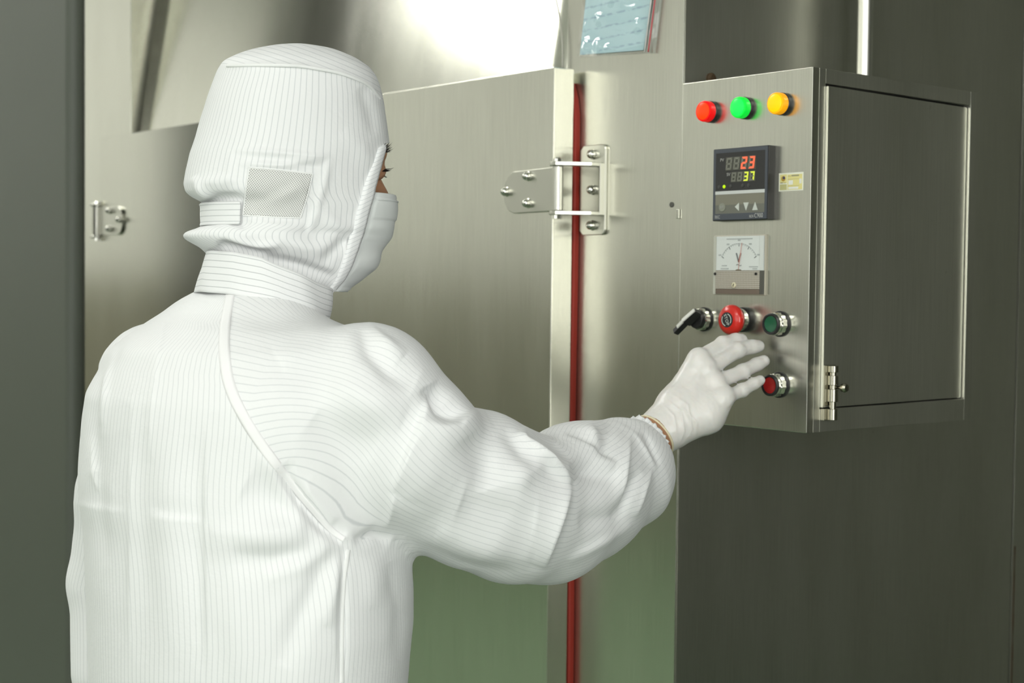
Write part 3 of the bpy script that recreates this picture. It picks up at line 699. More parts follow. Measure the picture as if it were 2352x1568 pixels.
def quad_smooth(v, f, it=2, lam=.5):
    v = v.copy(); n = len(v)
    e = np.concatenate([f[:, [0, 1]], f[:, [1, 2]], f[:, [2, 3]], f[:, [3, 0]]])
    deg = np.bincount(e.ravel(), minlength=n)[:, None]
    for k in range(it):
        for l in (lam, -lam*1.03):
            s = np.zeros_like(v)
            for ax in range(3): s[:, ax] = np.bincount(e[:, 0], v[e[:, 1], ax], n)+np.bincount(e[:, 1], v[e[:, 0], ax], n)
            v += l*(s/np.maximum(deg, 1)-v)
    return v
def vnormals(v, f):
    a = v[f[:, 2]]-v[f[:, 0]]; b = v[f[:, 3]]-v[f[:, 1]]; nf = np.cross(a, b); n = np.zeros_like(v)
    for k in range(4):
        for ax in range(3): n[:, ax] += np.bincount(f[:, k], nf[:, ax], len(v))
    return n/(np.linalg.norm(n, axis=1)[:, None]+1e-12)
def quad_split(v, f):
    """each quad becomes four"""
    n = len(v); e = np.sort(np.concatenate([f[:, [0, 1]], f[:, [1, 2]], f[:, [2, 3]], f[:, [3, 0]]]), 1)
    ue, inv = np.unique(e, axis=0, return_inverse=True); inv = inv.ravel(); m = len(f)
    ev = (v[ue[:, 0]]+v[ue[:, 1]])/2; fv = v[f].mean(1)
    E = [n+inv[k*m:(k+1)*m] for k in range(4)]; Fc = n+len(ue)+np.arange(m)
    nf = np.concatenate([np.stack([f[:, 0], E[0], Fc, E[3]], 1), np.stack([E[0], f[:, 1], E[1], Fc], 1), np.stack([Fc, E[1], f[:, 2], E[2]], 1), np.stack([E[3], Fc, E[2], f[:, 3]], 1)])
    return np.concatenate([v, ev, fv]), nf
def fold_field(px, py, folds):
    out = np.zeros(len(px))
    for pts, amp, wn, wp, kind in folds:
        pts = np.array(pts, float); seg = np.linalg.norm(np.diff(pts, axis=0), axis=1); tot = seg.sum(); acc = 0
        W = 4*max(wn, wp); m = (px > pts[:, 0].min()-W) & (px < pts[:, 0].max()+W) & (py > pts[:, 1].min()-W) & (py < pts[:, 1].max()+W)
        if not m.any(): continue
        x, y = px[m], py[m]; best = np.full(len(x), 1e9); bs = np.zeros(len(x)); bt = np.zeros(len(x))
        for i in range(len(seg)):
            t = (pts[i+1]-pts[i])/seg[i]; dx, dy = x-pts[i, 0], y-pts[i, 1]; a = np.clip(dx*t[0]+dy*t[1], 0, seg[i])
            d = np.hypot(dx-a*t[0], dy-a*t[1]); s = t[0]*dy-t[1]*dx; u = d < best
            best[u] = d[u]; bs[u] = s[u]; bt[u] = ((acc+a)/tot)[u]; acc += seg[i]
        wd = np.where(bs > 0, wp, wn)
        prof = np.exp(-best/wd) if kind[0] == 'c' else np.exp(-(best/wd)**2)
        tap = np.clip(np.sin(np.pi*np.clip(bt, 0, 1)), 0, 1)**.6 if 'o' not in kind else np.clip(1-bt, 0, 1)**.5
        out[m] += amp*prof*tap
    return out
def rough_noise(p, scale, seed, octaves=3):
    rng = np.random.RandomState(seed); o = np.zeros(len(p)); a = 1.
    for k in range(octaves):
        for j in range(5):
            d = rng.normal(size=3); d /= np.linalg.norm(d); o += a*np.sin(p@(d*scale)+rng.rand()*6.28+1.3*np.sin(p@(rng.normal(size=3)*scale*.6)))
        scale *= 2.1; a *= .5
    return o/5

# ------------------------------------------------------------------ the worker
UPV = np.array([0, 0, 1.]); RH = np.array([CR[0], CR[1], 0.]); RH /= np.linalg.norm(RH); FH = np.array([CF[0], CF[1], 0.]); FH /= np.linalg.norm(FH)
person = empty('person', (-.043, -.658, 0), 'person in white striped cleanroom coverall, hood and mask reaching towards the control box', 'person')
DT = 1.70
# torso outline rows: (py, left px, right px)
TR_ = [(600, 560, 650), (640, 520, 690), (665, 448, 712), (690, 402, 728), (720, 360, 752), (735, 336, 775), (750, 313, 832), (760, 298, 850), (800, 238, 892), (860, 204, 925), (905, 181, 940), (960, 172, 940), (1000, 169, 935), (1060, 164, 930), (1100, 162, 930), (1150, 164, 935), (1200, 171, 942), (1260, 174, 952), (1330, 176, 957), (1400, 180, 957), (1480, 183, 948), (1568, 186, 940), (1800, 190, 935), (2050, 200, 925)]
TZ = []; 
for y, l, r in TR_:
    c = P((l+r)/2, y, DT); hw = (r-l)/2*DT/FPX; TZ.append((c[2], c[0], c[1], hw/.861, hw/.861*.75))
TZ = np.array(TZ[::-1])
def sd_torso(p):
    z = p[:, 2]; cx, cy, a, b = (np.interp(z, TZ[:, 0], TZ[:, k]) for k in (1, 2, 3, 4))
    dx, dy = p[:, 0]-cx, p[:, 1]-cy; k0 = np.sqrt((dx/a)**2+(dy/b)**2)+1e-6; k1 = np.sqrt((dx/a**2)**2+(dy/b**2)**2)+1e-6
    d = k0*(k0-1)/k1
    return np.maximum(np.maximum(d, TZ[0, 0]-z), z-TZ[-1, 0]).astype(np.float32)
ARM = [(745, 905, 1.625, 150), (840, 918, 1.60, 176), (925, 1035, 1.615, 186), (1010, 1102, 1.64, 166), (1085, 1122, 1.665, 180), (1178, 1162, 1.70, 172), (1255, 1172, 1.745, 166), (1335, 1128, 1.79, 158), (1425, 1085, 1.84, 128), (1470, 1037, 1.872, 76), (1498, 1006, 1.888, 50)]
AP = np.array([P(x, y, d) for x, y, d, r in ARM]); AR = np.array([r*d/FPX for x, y, d, r in ARM])
LARM = [P(365, 880, 1.83), P(285, 1130, 1.86), P(232, 1330, 1.86), P(236, 1545, 1.84)]; LR_ = [.085, .068, .037, .034]
LARM[2] = P(236, 1335, 1.86)
def sd_sleeve(p):
    d = None
    for i in range(len(AP)-1):
        c = sd_cone(p, AP[i], AP[i+1], AR[i], AR[i+1]); d = c if d is None else smin(d, c, .012)
    return d
W0, W1 = P(1508, 996, 1.893), P(1560, 945, 1.905); WAX = (W1-W0)/np.linalg.norm(W1-W0)
FD = W0-P(1215, 1205, 1.735); FD = FD/np.linalg.norm(FD); WN = WAX*.55+FD*.45; WN = WN/np.linalg.norm(WN); CUT = W0-FD*.021; CUTN = WN
def sd_left(p):
    d = sd_cone(p, LARM[0], LARM[1], .075, .055); d = smin(d, sd_cone(p, LARM[1], LARM[2], .055, .041), .02)
    return smin(d, sd_cone(p, LARM[2], LARM[3], .039, .037), .015)
def sd_jacket(p):
    d = smin(sd_torso(p), np.maximum(sd_sleeve(p), (p-CUT)@CUTN), .022)
    return smin(d, sd_left(p), .003)
jv, jf = polygonize(sd_jacket, (-.42, -.92, .80), (.36, -.02, 1.53), .0055)
jv = quad_smooth(jv, jf, 3); jv, jf = quad_split(jv, jf); jv = quad_smooth(jv, jf, 2); jn = vnormals(jv, jf)
jp = np.stack(proj(jv)[:2], 1); face = np.clip(-(jn@CF)*1.6+.25, 0, 1)
FOLDS = [
 # packing creases across the back
 ([(160, 1150), (220, 1166), (300, 1176)], .0018, 6, 30, 'c'), ([(340, 1184), (400, 1193), (475, 1201)], .0013, 6, 34, 'c'), ([(340, 1165), (400, 1178), (470, 1186)], -.0016, 28, 8, 'g'),
 ([(480, 1228), (560, 1226), (640, 1220), (705, 1212)], .007, 22, 60, 'g'), ([(560, 1120), (620, 1150), (690, 1170)], -.008, 55, 40, 'g'), ([(530, 1275), (620, 1285), (740, 1265)], -.007, 25, 40, 'g'),
 ([(380, 735), (362, 830), (350, 930), (345, 1060)], .0022, 5, 26, 'c'), ([(302, 870), (300, 1050), (298, 1300), (300, 1560)], .002, 18, 8, 'c'), ([(472, 960), (470, 1150), (474, 1350), (476, 1570)], .0025, 20, 7, 'c'),
 ([(285, 775), (230, 860), (212, 960), (216, 1080)], -.005, 12, 16, 'g'), ([(258, 800), (240, 880), (232, 980)], .004, 9, 14, 'g'), ([(205, 1000), (214, 1090), (222, 1130)], .003, 6, 10, 'c'),
 ([(232, 1000), (225, 1120), (240, 1300)], -.003, 18, 14, 'g'),
 ([(455, 1000), (450, 1200), (462, 1540)], -.0028, 26, 22, 'g'), ([(392, 940), (386, 1150), (396, 1540)], .0026, 30, 30, 'g'), ([(330, 900), (325, 1100), (335, 1520)], -.0022, 24, 22, 'g'), ([(545, 1300), (540, 1420), (550, 1560)], .003, 34, 30, 'g'),
 # armpit pulls
 ([(795, 1245), (740, 1320), (690, 1420), (650, 1530)], -.006, 26, 30, 'g'), ([(770, 1240), (690, 1300), (600, 1330)], .005, 22, 24, 'g'), ([(790, 1250), (770, 1330), (755, 1440)], .005, 16, 24, 'g'),
 ([(640, 1075), (690, 1150), (745, 1215), (790, 1240)], -.012, 26, 14, 'g'), ([(668, 1080), (720, 1150), (770, 1205)], .006, 14, 18, 'g'), ([(600, 1030), (640, 1100), (690, 1180)], .004, 16, 24, 'g'),
 ([(815, 1240), (860, 1225), (900, 1240)], -.006, 12, 16, 'g'), ([(790, 1240), (787, 1400), (786, 1570)], -.004, 9, 9, 'g'), ([(850, 1275), (865, 1330), (862, 1400)], .003, 26, 30, 'g'), ([(900, 1290), (925, 1400), (915, 1520)], -.004, 20, 18, 'g'),
 # shoulder
 ([(835, 735), (850, 800), (900, 850), (955, 880)], -.010, 36, 26, 'g'), ([(842, 735), (880, 775), (930, 815)], .006, 14, 24, 'g'), ([(770, 735), (720, 790), (640, 830)], .005, 30, 40, 'g'), ([(720, 960), (780, 1000), (860, 1040)], -.005, 40, 50, 'g'), ([(760, 880), (840, 920), (930, 960)], .006, 36, 40, 'g'),
 # sleeve panel crease and big sleeve creases
 ([(998, 872), (966, 966), (930, 1060), (900, 1132)], .0075, 60, 5, 'c'), ([(985, 885), (1015, 935), (1062, 962)], -.017, 24, 20, 'g'), ([(963, 970), (1020, 985), (1075, 960), (1112, 938)], .007, 10, 40, 'g'),
 ([(905, 1132), (898, 1180), (888, 1215)], .004, 14, 8, 'c'), ([(1075, 1000), (1110, 1060), (1130, 1120)], -.006, 30, 40, 'g'),
 ([(1188, 990), (1240, 1050), (1312, 1112)], .016, 45, 6, 'c'), ([(1312, 1112), (1290, 1180), (1262, 1260), (1248, 1305)], .010, 10, 34, 'c'), ([(1155, 985), (1190, 1020), (1230, 1075)], -.006, 16, 20, 'g'),
 ([(1205, 995), (1270, 1020), (1310, 1060)], -.008, 14, 20, 'g'), ([(1285, 1004), (1345, 1035), (1412, 1070)], .008, 10, 22, 'g'), ([(1300, 1070), (1360, 1085), (1420, 1100)], -.006, 16, 22, 'g'),
 ([(1060, 1150), (1150, 1180), (1230, 1190)], -.006, 40, 50, 'g'), ([(1000, 1230), (1100, 1265), (1220, 1280)], .005, 30, 26, 'g'), ([(930, 1250), (1060, 1298), (1180, 1318)], -.003, 16, 12, 'g'), ([(1180, 1120), (1210, 1080), (1240, 1060)], .005, 26, 26, 'g'),
 ([(1448, 990), (1440, 1060), (1425, 1190)], .007, 10, 26, 'c'), ([(1470, 1080), (1440, 1140), (1420, 1195)], -.007, 12, 12, 'g'), ([(1500, 1075), (1480, 1130), (1462, 1190)], .006, 14, 8, 'c'), ([(1400, 960), (1395, 1020), (1380, 1060)], -.004, 16, 18, 'g'),
 ([(1450, 985), (1480, 1030), (1512, 1078)], .005, 12, 12, 'c'), ([(1478, 985), (1500, 1030), (1520, 1070)], -.004, 8, 9, 'g'), ([(1330, 1200), (1400, 1190), (1450, 1160)], -.005, 24, 22, 'g'), ([(1345, 968), (1365, 1000), (1370, 1040)], .006, 14, 20, 'g'), ([(1300, 1290), (1390, 1245), (1455, 1205)], .004, 10, 14, 'g'),
]
disp = fold_field(jp[:, 0], jp[:, 1], FOLDS)*face
disp += .0012*rough_noise(jv*np.array([1, 1, .55]), 26, 3, 3)*np.clip(face+.3, 0, 1)
disp -= .0030*np.abs(rough_noise(jv*np.array([1, 1, .6]), 17, 21, 1))*np.clip(face+.3, 0, 1)
jv = jv+jn*disp[:, None]
# fabric direction per panel: body stripes run down, sleeve stripes run along the arm
SEAM = np.array([(560, 600), (527, 665), (515, 740), (514, 800), (522, 870), (540, 920), (570, 975), (600, 1020), (660, 1100), (740, 1195), (790, 1238)], float)
fc = jv[jf].mean(1); fpx, fpy, _ = proj(fc); sxx = np.interp(fpy, SEAM[:, 1], SEAM[:, 0])
cls = np.where(fpy < 1238, fpx > sxx, sd_sleeve(fc.astype(np.float32)) < sd_torso(fc.astype(np.float32))-.004)
ax_t = np.linspace(0, len(AP)-1, 1200); ax_p = np.stack([np.interp(ax_t, np.arange(len(AP)), AP[:, k]) for k in range(3)], 1)
pre = AP[1]+(AP[0]-AP[1])*np.linspace(3.2, 1.0, 150)[:, None]; ax_p = np.concatenate([pre, ax_p])
ker = np.ones(201)/201; smo = lambda q: np.convolve(np.pad(q, 100, mode='edge'), ker, 'valid'); ax_p = np.stack([smo(ax_p[:, k]) for k in range(3)], 1)
ax_r = smo(np.r_[np.linspace(.088, .103, 150), np.maximum(np.interp(ax_t, np.arange(len(AP)), np.r_[.105, .098, AR[2:]]), .05)])
ax_d = np.gradient(ax_p, axis=0); ax_d /= np.linalg.norm(ax_d, axis=1)[:, None]
def sleeve_u(p):
    out = np.empty(len(p))
    a32 = ax_p.astype(np.float32); an = (a32**2).sum(1)
    for s in range(0, len(p), 8000):
        q = p[s:s+8000]; i = (an[None]-2*q.astype(np.float32)@a32.T).argmin(1); d = q-ax_p[i]; t = ax_d[i]; d = d-t*(d*t).sum(1)[:, None]
        e1 = -FH-t*(-(t@FH))[:, None]; e1 /= np.linalg.norm(e1, axis=1)[:, None]; e2 = np.cross(t, e1)
        out[s:s+8000] = np.arctan2((d*e2).sum(1), (d*e1).sum(1))*ax_r[i]
    return out
def torso_u(p):
    z = p[:, 2]; cx, cy, a, b = (np.interp(z, TZ[:, 0], TZ[:, k]) for k in (1, 2, 3, 4)); a0 = np.maximum(a, .20)
    ph = np.arctan2((p[:, 1]-cy)/b, (p[:, 0]-cx)/a); return ph*(.6*.2+.4*a0)*.93
us, ut = sleeve_u(jv), torso_u(jv)
j32 = jv.astype(np.float32); lz = np.array(LARM)[::-1]; lcx, lcy = np.interp(jv[:, 2], lz[:, 2], lz[:, 0]), np.interp(jv[:, 2], lz[:, 2], lz[:, 1])
ut = np.where(sd_left(j32) < sd_torso(j32), np.arctan2(jv[:, 1]-lcy, jv[:, 0]-lcx)*.05, ut)
uvs = np.where(cls[:, None], us[jf], ut[jf])
mx_ = uvs.max(1)-uvs.min(1) > .15   # faces on the hidden wrap line
uvs[mx_] = uvs[mx_][:, :1]
jacket = mesh_obj('coverall_top', jv, jf, M['fabric'], person, True, np.stack([uvs, np.repeat(jv[jf][:, :, 2][..., None], 1, 2)[..., 0]], -1).reshape(-1, 2), label='white pinstriped cleanroom coverall')
bvh_j = BVHTree.FromPolygons([tuple(v) for v in jv], [tuple(int(i) for i in f) for f in jf])
def hit(bvh, px, py):
    d = CF+CR*((px-1176)/FPX)-CU*((py-784)/FPX); d = d/np.linalg.norm(d)
    l, n, i, t = bvh.ray_cast(Vector(CAM), Vector(d)); return (None, None) if l is None else (np.array(l), np.array(n))
def resample(pts, n):
    pts = np.array(pts, float); s = np.r_[0, np.cumsum(np.linalg.norm(np.diff(pts, axis=0), axis=1))]; t = np.linspace(0, s[-1], n)
    return np.stack([np.interp(t, s, pts[:, k]) for k in range(pts.shape[1])], 1)
def smooth_line(p, it=6):
    p = p.copy()
    for k in range(it): p[1:-1] = .25*p[:-2]+.5*p[1:-1]+.25*p[2:]
    return p
def strip(name, bvh, line, width, off, mat, parent, n=60, label=None, diag=1.0):
    """flat tape lying on a surface along a line of picture points"""
    ln = smooth_line(resample(line, n)); ps, ns = [], []
    for x, y in ln:
        p, nn_ = hit(bvh, x, y)
        if p is not None: ps.append(p); ns.append(nn_)
    ps = smooth_line(np.array(ps), 3); ns = np.array(ns); m = len(ps); vs = []; t = np.gradient(ps, axis=0); t /= np.linalg.norm(t, axis=1)[:, None]
    ns = smooth_line(ns, 8); ns /= np.linalg.norm(ns, axis=1)[:, None]; s = np.cross(ns, t); s /= np.linalg.norm(s, axis=1)[:, None]
    wd = width if hasattr(width, '__len__') else [width]*2; w_ = np.interp(np.linspace(0, 1, m), np.linspace(0, 1, len(wd)), wd)
    prof = [(-1, -.0008), (-1, 1), (-.5, 1.25), (0, 1.35), (.5, 1.25), (1, 1), (1, -.0008)]
    for i in range(m):
        for a, b in prof: vs.append(ps[i]+s[i]*w_[i]*.5*a+ns[i]*(off*b if b > 0 else -.0012))
    k = len(prof); fs = []; uv = []; ln_ = np.r_[0, np.cumsum(np.linalg.norm(np.diff(ps, axis=0), axis=1))]
    for i in range(m-1):
        for j in range(k-1):
            fs.append((i*k+j, i*k+j+1, (i+1)*k+j+1, (i+1)*k+j))
            for ii, jj in ((i, j), (i, j+1), (i+1, j+1), (i+1, j)): uv.append((ln_[ii]+diag*prof[jj][0]*w_[ii]*.5, 0))
    return mesh_obj(name, vs, fs, mat, parent, True, uv, label)
strip('raglan_tape', bvh_j, [(531, 668), (517, 740), (514, 800), (522, 870), (540, 920), (570, 975), (600, 1020), (630, 1060), (660, 1100), (700, 1150), (735, 1190), (765, 1222), (790, 1238)], [.0105, .012, .011, .009, .006], .0009, M['tape'], jacket, 90, 'white seam tape running from collar to armpit')
strip('side_seam', bvh_j, [(800, 1262), (790, 1330), (786, 1400), (785, 1480), (786, 1566)], .004, .0008, M['fabric_plain'], jacket, 50)
# trousers of the coverall and boots (below the frame)
hipc = np.array([-.043, -.66, .92])
def sd_legs(p):
    d = sd_ell(p, hipc, np.eye(3), (.185, .14, .16))
    for s in (-1, 1):
        k = hipc+np.array([s*.10, .01, -.40]); a_ = hipc+np.array([s*.115, -.02, -.80]); h_ = hipc+np.array([s*.085, 0, -.02])
        d = smin(d, smin(sd_cone(p, h_, k, .105, .085), sd_cone(p, k, a_, .085, .072), .03), .04)
    return d
v, f = polygonize(sd_legs, (-.32, -.88, .0), (.24, -.44, 1.12), .012); v = quad_smooth(v, f, 2)
ut = np.arctan2(v[:, 1]-hipc[1], v[:, 0]-hipc[0])*.15; uq = ut[f]; w_ = uq.max(1)-uq.min(1) > .2; uq[w_] = uq[w_][:, :1]
mesh_obj('coverall_trousers', v, f, M['fabric'], person, True, np.stack([uq, uq*0], -1).reshape(-1, 2))
for s in (-1, 1):
    b0 = hipc+np.array([s*.115, -.02, -.92])
    def sd_boot(p, b0=b0):
        d = smin(sd_cone(p, b0+np.array([0, -.005, .06]), b0+np.array([0, -.01, .30]), .052, .062), sd_cone(p, b0+np.array([0, -.03, .045]), b0+np.array([0, .16, .04]), .046, .040), .03)
        return np.maximum(d, .001-p[:, 2])
    v, f = polygonize(sd_boot, b0+np.array([-.11, -.14, -.02]), b0+np.array([.11, .26, .40]), .008); mesh_obj('boot', v, f, M['boot'], person, True)

# ------------------------------------------------------------------ hood, mask, collar
GF = np.array([.225, .974, 0.]); GF /= np.linalg.norm(GF); GS = np.array([GF[1], -GF[0], 0.]); DH = 1.73
gr_, sr_ = GF@RH, GS@RH
HR = [(107, 655, 735, None, .020), (110, 625, 755, None, .034), (118, 588, 785, None, .048), (132, 550, 818, None, .062), (150, 518, 846, None, .072), (170, 507, 860, None, .078), (190, 500, 868, None, .081), (230, 487, 877, None, .084), (280, 473, 884, None, .086), (322, 462, 889, 889, .087), (345, 455, 893, 882, .087), (360, 450, 895, 878, .087), (400, 441, 896, 868, .087), (430, 437, 899, 860, .086), (448, 442, 902, 857, .084), (460, 456, 904, 854, .081), (470, 478, 904, 851, .078), (480, 483, 904, 848, .076), (500, 483, 902, 843, .074), (522, 484, 896, 837, .073), (529, 470, 893, 835, .074), (534, 450, 893, 834, .075), (540, 440, 892, 832, .076), (546, 437, 891, 830, .077), (553, 440, 888, 827, .076), (562, 456, 885, 824, .074), (572, 474, 879, 821, .072), (590, 492, 870, 814, .069), (615, 500, 856, 804, .066), (640, 508, 828, 790, .063), (660, 520, 795, 772, .060), (690, 530, 770, 750, .058)]
ys = np.arange(107, 691, 3.)
hy = np.array([r[0] for r in HR], float)
hl, hr_, hb = (np.interp(ys, hy, [r[k] for r in HR]) for k in (1, 2, 4))
he = np.interp(ys, hy, [(r[3] if r[3] else r[2]+10) for r in HR])
def sm1(a, it=2):
    a = a.copy()
    for k in range(it): a[1:-1] = .25*a[:-2]+.5*a[1:-1]+.25*a[2:]
    return a
hl, hr_, hb = sm1(hl), sm1(hr_), sm1(hb)
def ring(i, th, off=0.):
    w_ = (hr_[i]-hl[i])/2*DH/FPX; Bq = min(hb[i], w_*.98); A_ = math.sqrt(max(w_*w_-(Bq*sr_)**2, 1e-8))/gr_
    c = P((hl[i]+hr_[i])/2, ys[i], DH); ct, st = np.cos(th), np.sin(th); e = .92
    ct2 = np.sign(ct)*np.abs(ct)**e; st2 = np.sign(st)*np.abs(st)**e
    return c+GF*((A_+off)*ct2)[:, None]+GS*((Bq+off)*st2)[:, None]
th_s = np.linspace(0, math.pi*.75, 400); TH0 = []
for i in range(len(ys)):
    x = proj(ring(i, th_s))[0]; k = np.argmax(x); q = np.where((x < he[i]) & (np.arange(400) >= k))[0]
    TH0.append(th_s[q[0]] if (ys[i] > 322 and len(q)) else (0.015 if ys[i] <= 322 else .45))
TH0 = sm1(np.array(TH0), 1)
NC = 240; sg = np.linspace(0, 1, NC)
THG = [np.clip(.015+(2*math.pi-.03)*sg, TH0[i], 2*math.pi-TH0[i]) for i in range(len(ys))]
hv = np.concatenate([ring(i, THG[i]) for i in range(len(ys))]); nr = len(ys)
top = P(692, 106, DH); 
hf = np.array([(i*NC+j, (i+1)*NC+j, (i+1)*NC+j+1, i*NC+j+1) for i in range(nr-1) for j in range(NC-1)])
hn = vnormals(hv, hf); cen = hv.reshape(nr, NC, 3).mean(1).repeat(NC, 0); sgn = np.sign(((hv-cen)*hn).sum(1).mean()); hn *= sgn
if sgn < 0: hf = hf[:, ::-1]
hp = np.stack(proj(hv)[:2], 1); face = np.clip(-(hn@CF)*1.6+.35, 0, 1)
HF = [
 ([(515, 152), (600, 150), (690, 152), (780, 168), (850, 196), (878, 232)], .0035, 7, 5, 'c'), ([(530, 344), (640, 350), (760, 360)], .003, 8, 8, 'g'), ([(530, 344), (528, 380), (522, 430)], .002, 6, 6, 'g'), ([(760, 360), (742, 430), (722, 500), (706, 548)], .003, 7, 7, 'g'),
 ([(545, 374), (650, 378), (745, 362)], .004, 14, 10, 'g'), ([(560, 366), (660, 370), (740, 385)], -.002, 8, 8, 'g'), ([(450, 440), (480, 420), (540, 410)], .004, 14, 14, 'g'), ([(470, 462), (500, 455), (560, 452)], -.005, 12, 14, 'g'), ([(445, 405), (462, 440), (490, 462)], .004, 10, 10, 'g'),
 ([(570, 505), (640, 520), (700, 525)], .006, 12, 22, 'g'), ([(580, 560), (650, 555), (720, 570), (780, 560)], .006, 18, 24, 'g'), ([(500, 560), (560, 572), (620, 582)], -.007, 10, 12, 'g'), ([(520, 545), (570, 565), (640, 560)], .005, 9, 12, 'g'), ([(600, 590), (690, 610), (770, 640)], -.008, 12, 16, 'g'), ([(730, 480), (780, 520), (820, 530)], .004, 18, 20, 'g'), ([(740, 600), (770, 570), (810, 540)], -.004, 12, 14, 'g'),
 ([(790, 300), (830, 340), (860, 390)], .003, 20, 24, 'g'), ([(500, 200), (640, 230), (760, 250)], .002, 40, 40, 'g'), ([(830, 200), (850, 250), (860, 310)], -.003, 14, 16, 'g'), ([(560, 440), (600, 470), (690, 430)], -.003, 20, 24, 'g'), ([(590, 480), (650, 450), (700, 420)], .004, 14, 18, 'g'), ([(455, 530), (520, 520), (560, 530)], .003, 8, 10, 'g'),
]
hd = fold_field(hp[:, 0], hp[:, 1], HF)*face+.0011*rough_noise(hv*np.array([1, 1, .6]), 40, 5, 3)
hv = hv+hn*hd[:, None]
hv = np.concatenate([hv, top[None]]); capf = [(len(hv)-1, j, j+1) for j in range(NC-1)]
crown_y = np.interp(hp[:, 0], [515, 600, 690, 780, 850, 878], [152, 150, 152, 168, 196, 232])
uu = np.concatenate([(THG[i]-math.pi)*.092 for i in range(nr)]); ucrown = np.r_[hv[:-1]@RH*.35+hv[:-1]@UPV*1.0]
uvh = []
for f_ in hf:
    cr = all(hp[k, 1] < crown_y[k]+1 for k in f_)
    for k in f_: uvh.append((ucrown[k] if cr else uu[k], 0))
for f_ in capf:
    for k in f_: uvh.append((0.003, 0))
fl = [tuple(int(i) for i in f_) for f_ in hf]+[tuple(int(i) for i in (f_[::-1] if sgn < 0 else f_)) for f_ in capf]
hood = mesh_obj('hood', hv, fl, M['fabric_hood'], person, True, uvh, label='white pinstriped hood covering head and neck')
bvh_h = BVHTree.FromPolygons([tuple(v) for v in hv], fl)
so = hood.modifiers.new('s', 'SOLIDIFY'); so.thickness = .0012; so.offset = -1
# crown seam
strip('crown_seam', bvh_h, [(522, 151), (600, 149), (690, 151), (780, 167), (845, 192), (872, 225)], .0035, .0012, M['fabric_plain'], hood, 60)
# edge binding around the face opening
ei = [i for i in range(nr) if 327 <= ys[i] <= 666]; vs = []; fs = []; uv = []
wdt = .0105
for k, i in enumerate(ei):
    for a, of in ((0, -.001), (0, .0028), (.25, .0034), (.5, .0036), (.75, .0034), (1, .0026), (1, -.001)):
        tp = min(1., (k+2)/6.)
        vs.append(ring(i, np.array([TH0[i]+a*tp*wdt/.075]), of*tp-.0012*(1-tp))[0])
ln_ = np.r_[0, np.cumsum(np.linalg.norm(np.diff(np.array(vs)[::7], axis=0), axis=1))]
for k in range(len(ei)-1):
    for j in range(6):
        fs.append((k*7+j, k*7+j+1, (k+1)*7+j+1, (k+1)*7+j))
        for kk, jj in ((k, j), (k, j+1), (k+1, j+1), (k+1, j)): uv.append((ln_[kk]-.009*(0, 0, .25, .5, .75, 1, 1)[jj], 0))
mesh_obj('edge_binding', vs, fs, M['fabric_trim'], hood, True, uv, 'diagonally striped edge binding')
# mesh vent window
mw, nt, b = mat_new('vent_mesh'); uvn = N(nt, 'ShaderNodeUVMap', uv_map='UVMap'); mp = N(nt, 'ShaderNodeMapping'); L(nt, uvn.outputs[0], mp.inputs[0]); mp.inputs['Rotation'].default_value = (0, 0, math.radians(45)); mp.inputs['Scale'].default_value = (1/.00205,)*3
fr_ = N(nt, 'ShaderNodeVectorMath', operation='FRACTION'); L(nt, mp.outputs[0], fr_.inputs[0]); su = N(nt, 'ShaderNodeVectorMath', operation='SUBTRACT'); L(nt, fr_.outputs[0], su.inputs[0]); su.inputs[1].default_value = (.5, .5, 0)
sp_ = N(nt, 'ShaderNodeSeparateXYZ'); L(nt, su.outputs[0], sp_.inputs[0]); cb_ = N(nt, 'ShaderNodeCombineXYZ'); L(nt, sp_.outputs[0], cb_.inputs[0]); L(nt, sp_.outputs[1], cb_.inputs[1])
le = N(nt, 'ShaderNodeVectorMath', operation='LENGTH'); L(nt, cb_.outputs[0], le.inputs[0]); f_ = maprange(nt, le.outputs['Value'], .20, .34, 1, 0)
mx = N(nt, 'ShaderNodeMix', data_type='RGBA'); L(nt, f_, mx.inputs[0]); mx.inputs[6].default_value = (.78, .79, .76, 1); mx.inputs[7].default_value = (.22, .23, .21, 1); L(nt, mx.outputs[2], b.inputs['Base Color']); b.inputs['Roughness'].default_value = .7
def patch(name, bvh, quad, off, mat, parent, nu=40, nv=30, size=(.07, .05), label=None):
    q = np.array(quad, float); vs, fs, uv = [], [], []
    for j in range(nv+1):
        for i in range(nu+1):
            s, t = i/nu, j/nv; p = (q[0]*(1-s)+q[1]*s)*(1-t)+(q[3]*(1-s)+q[2]*s)*t; l, n_ = hit(bvh, *p); vs.append(l+n_*off)
    for j in range(nv):
        for i in range(nu):
            a = j*(nu+1)+i; fs.append((a, a+nu+1, a+nu+2, a+1))
            for s, t in ((i, j), (i, j+1), (i+1, j+1), (i+1, j)): uv.append((s/nu*size[0], t/nv*size[1]))
    o = mesh_obj(name, vs, fs, mat, parent, True, uv, label); m_ = o.modifiers.new('s', 'SOLIDIFY'); m_.thickness = abs(off)*1.5; m_.offset = -1
    return o
patch('vent_mesh', bvh_h, [(572, 384), (718, 399), (690, 500), (558, 494)], .0007, mw, hood, label='perforated grey mesh ear window')
for ln in ([(572, 384), (640, 390), (718, 399)], [(718, 399), (706, 450), (690, 500)], [(690, 500), (620, 498), (558, 494)], [(558, 494), (564, 440), (572, 384)]):
    strip('vent_hem', bvh_h, ln, .002, .0006, M['fabric_plain'], hood, 30)
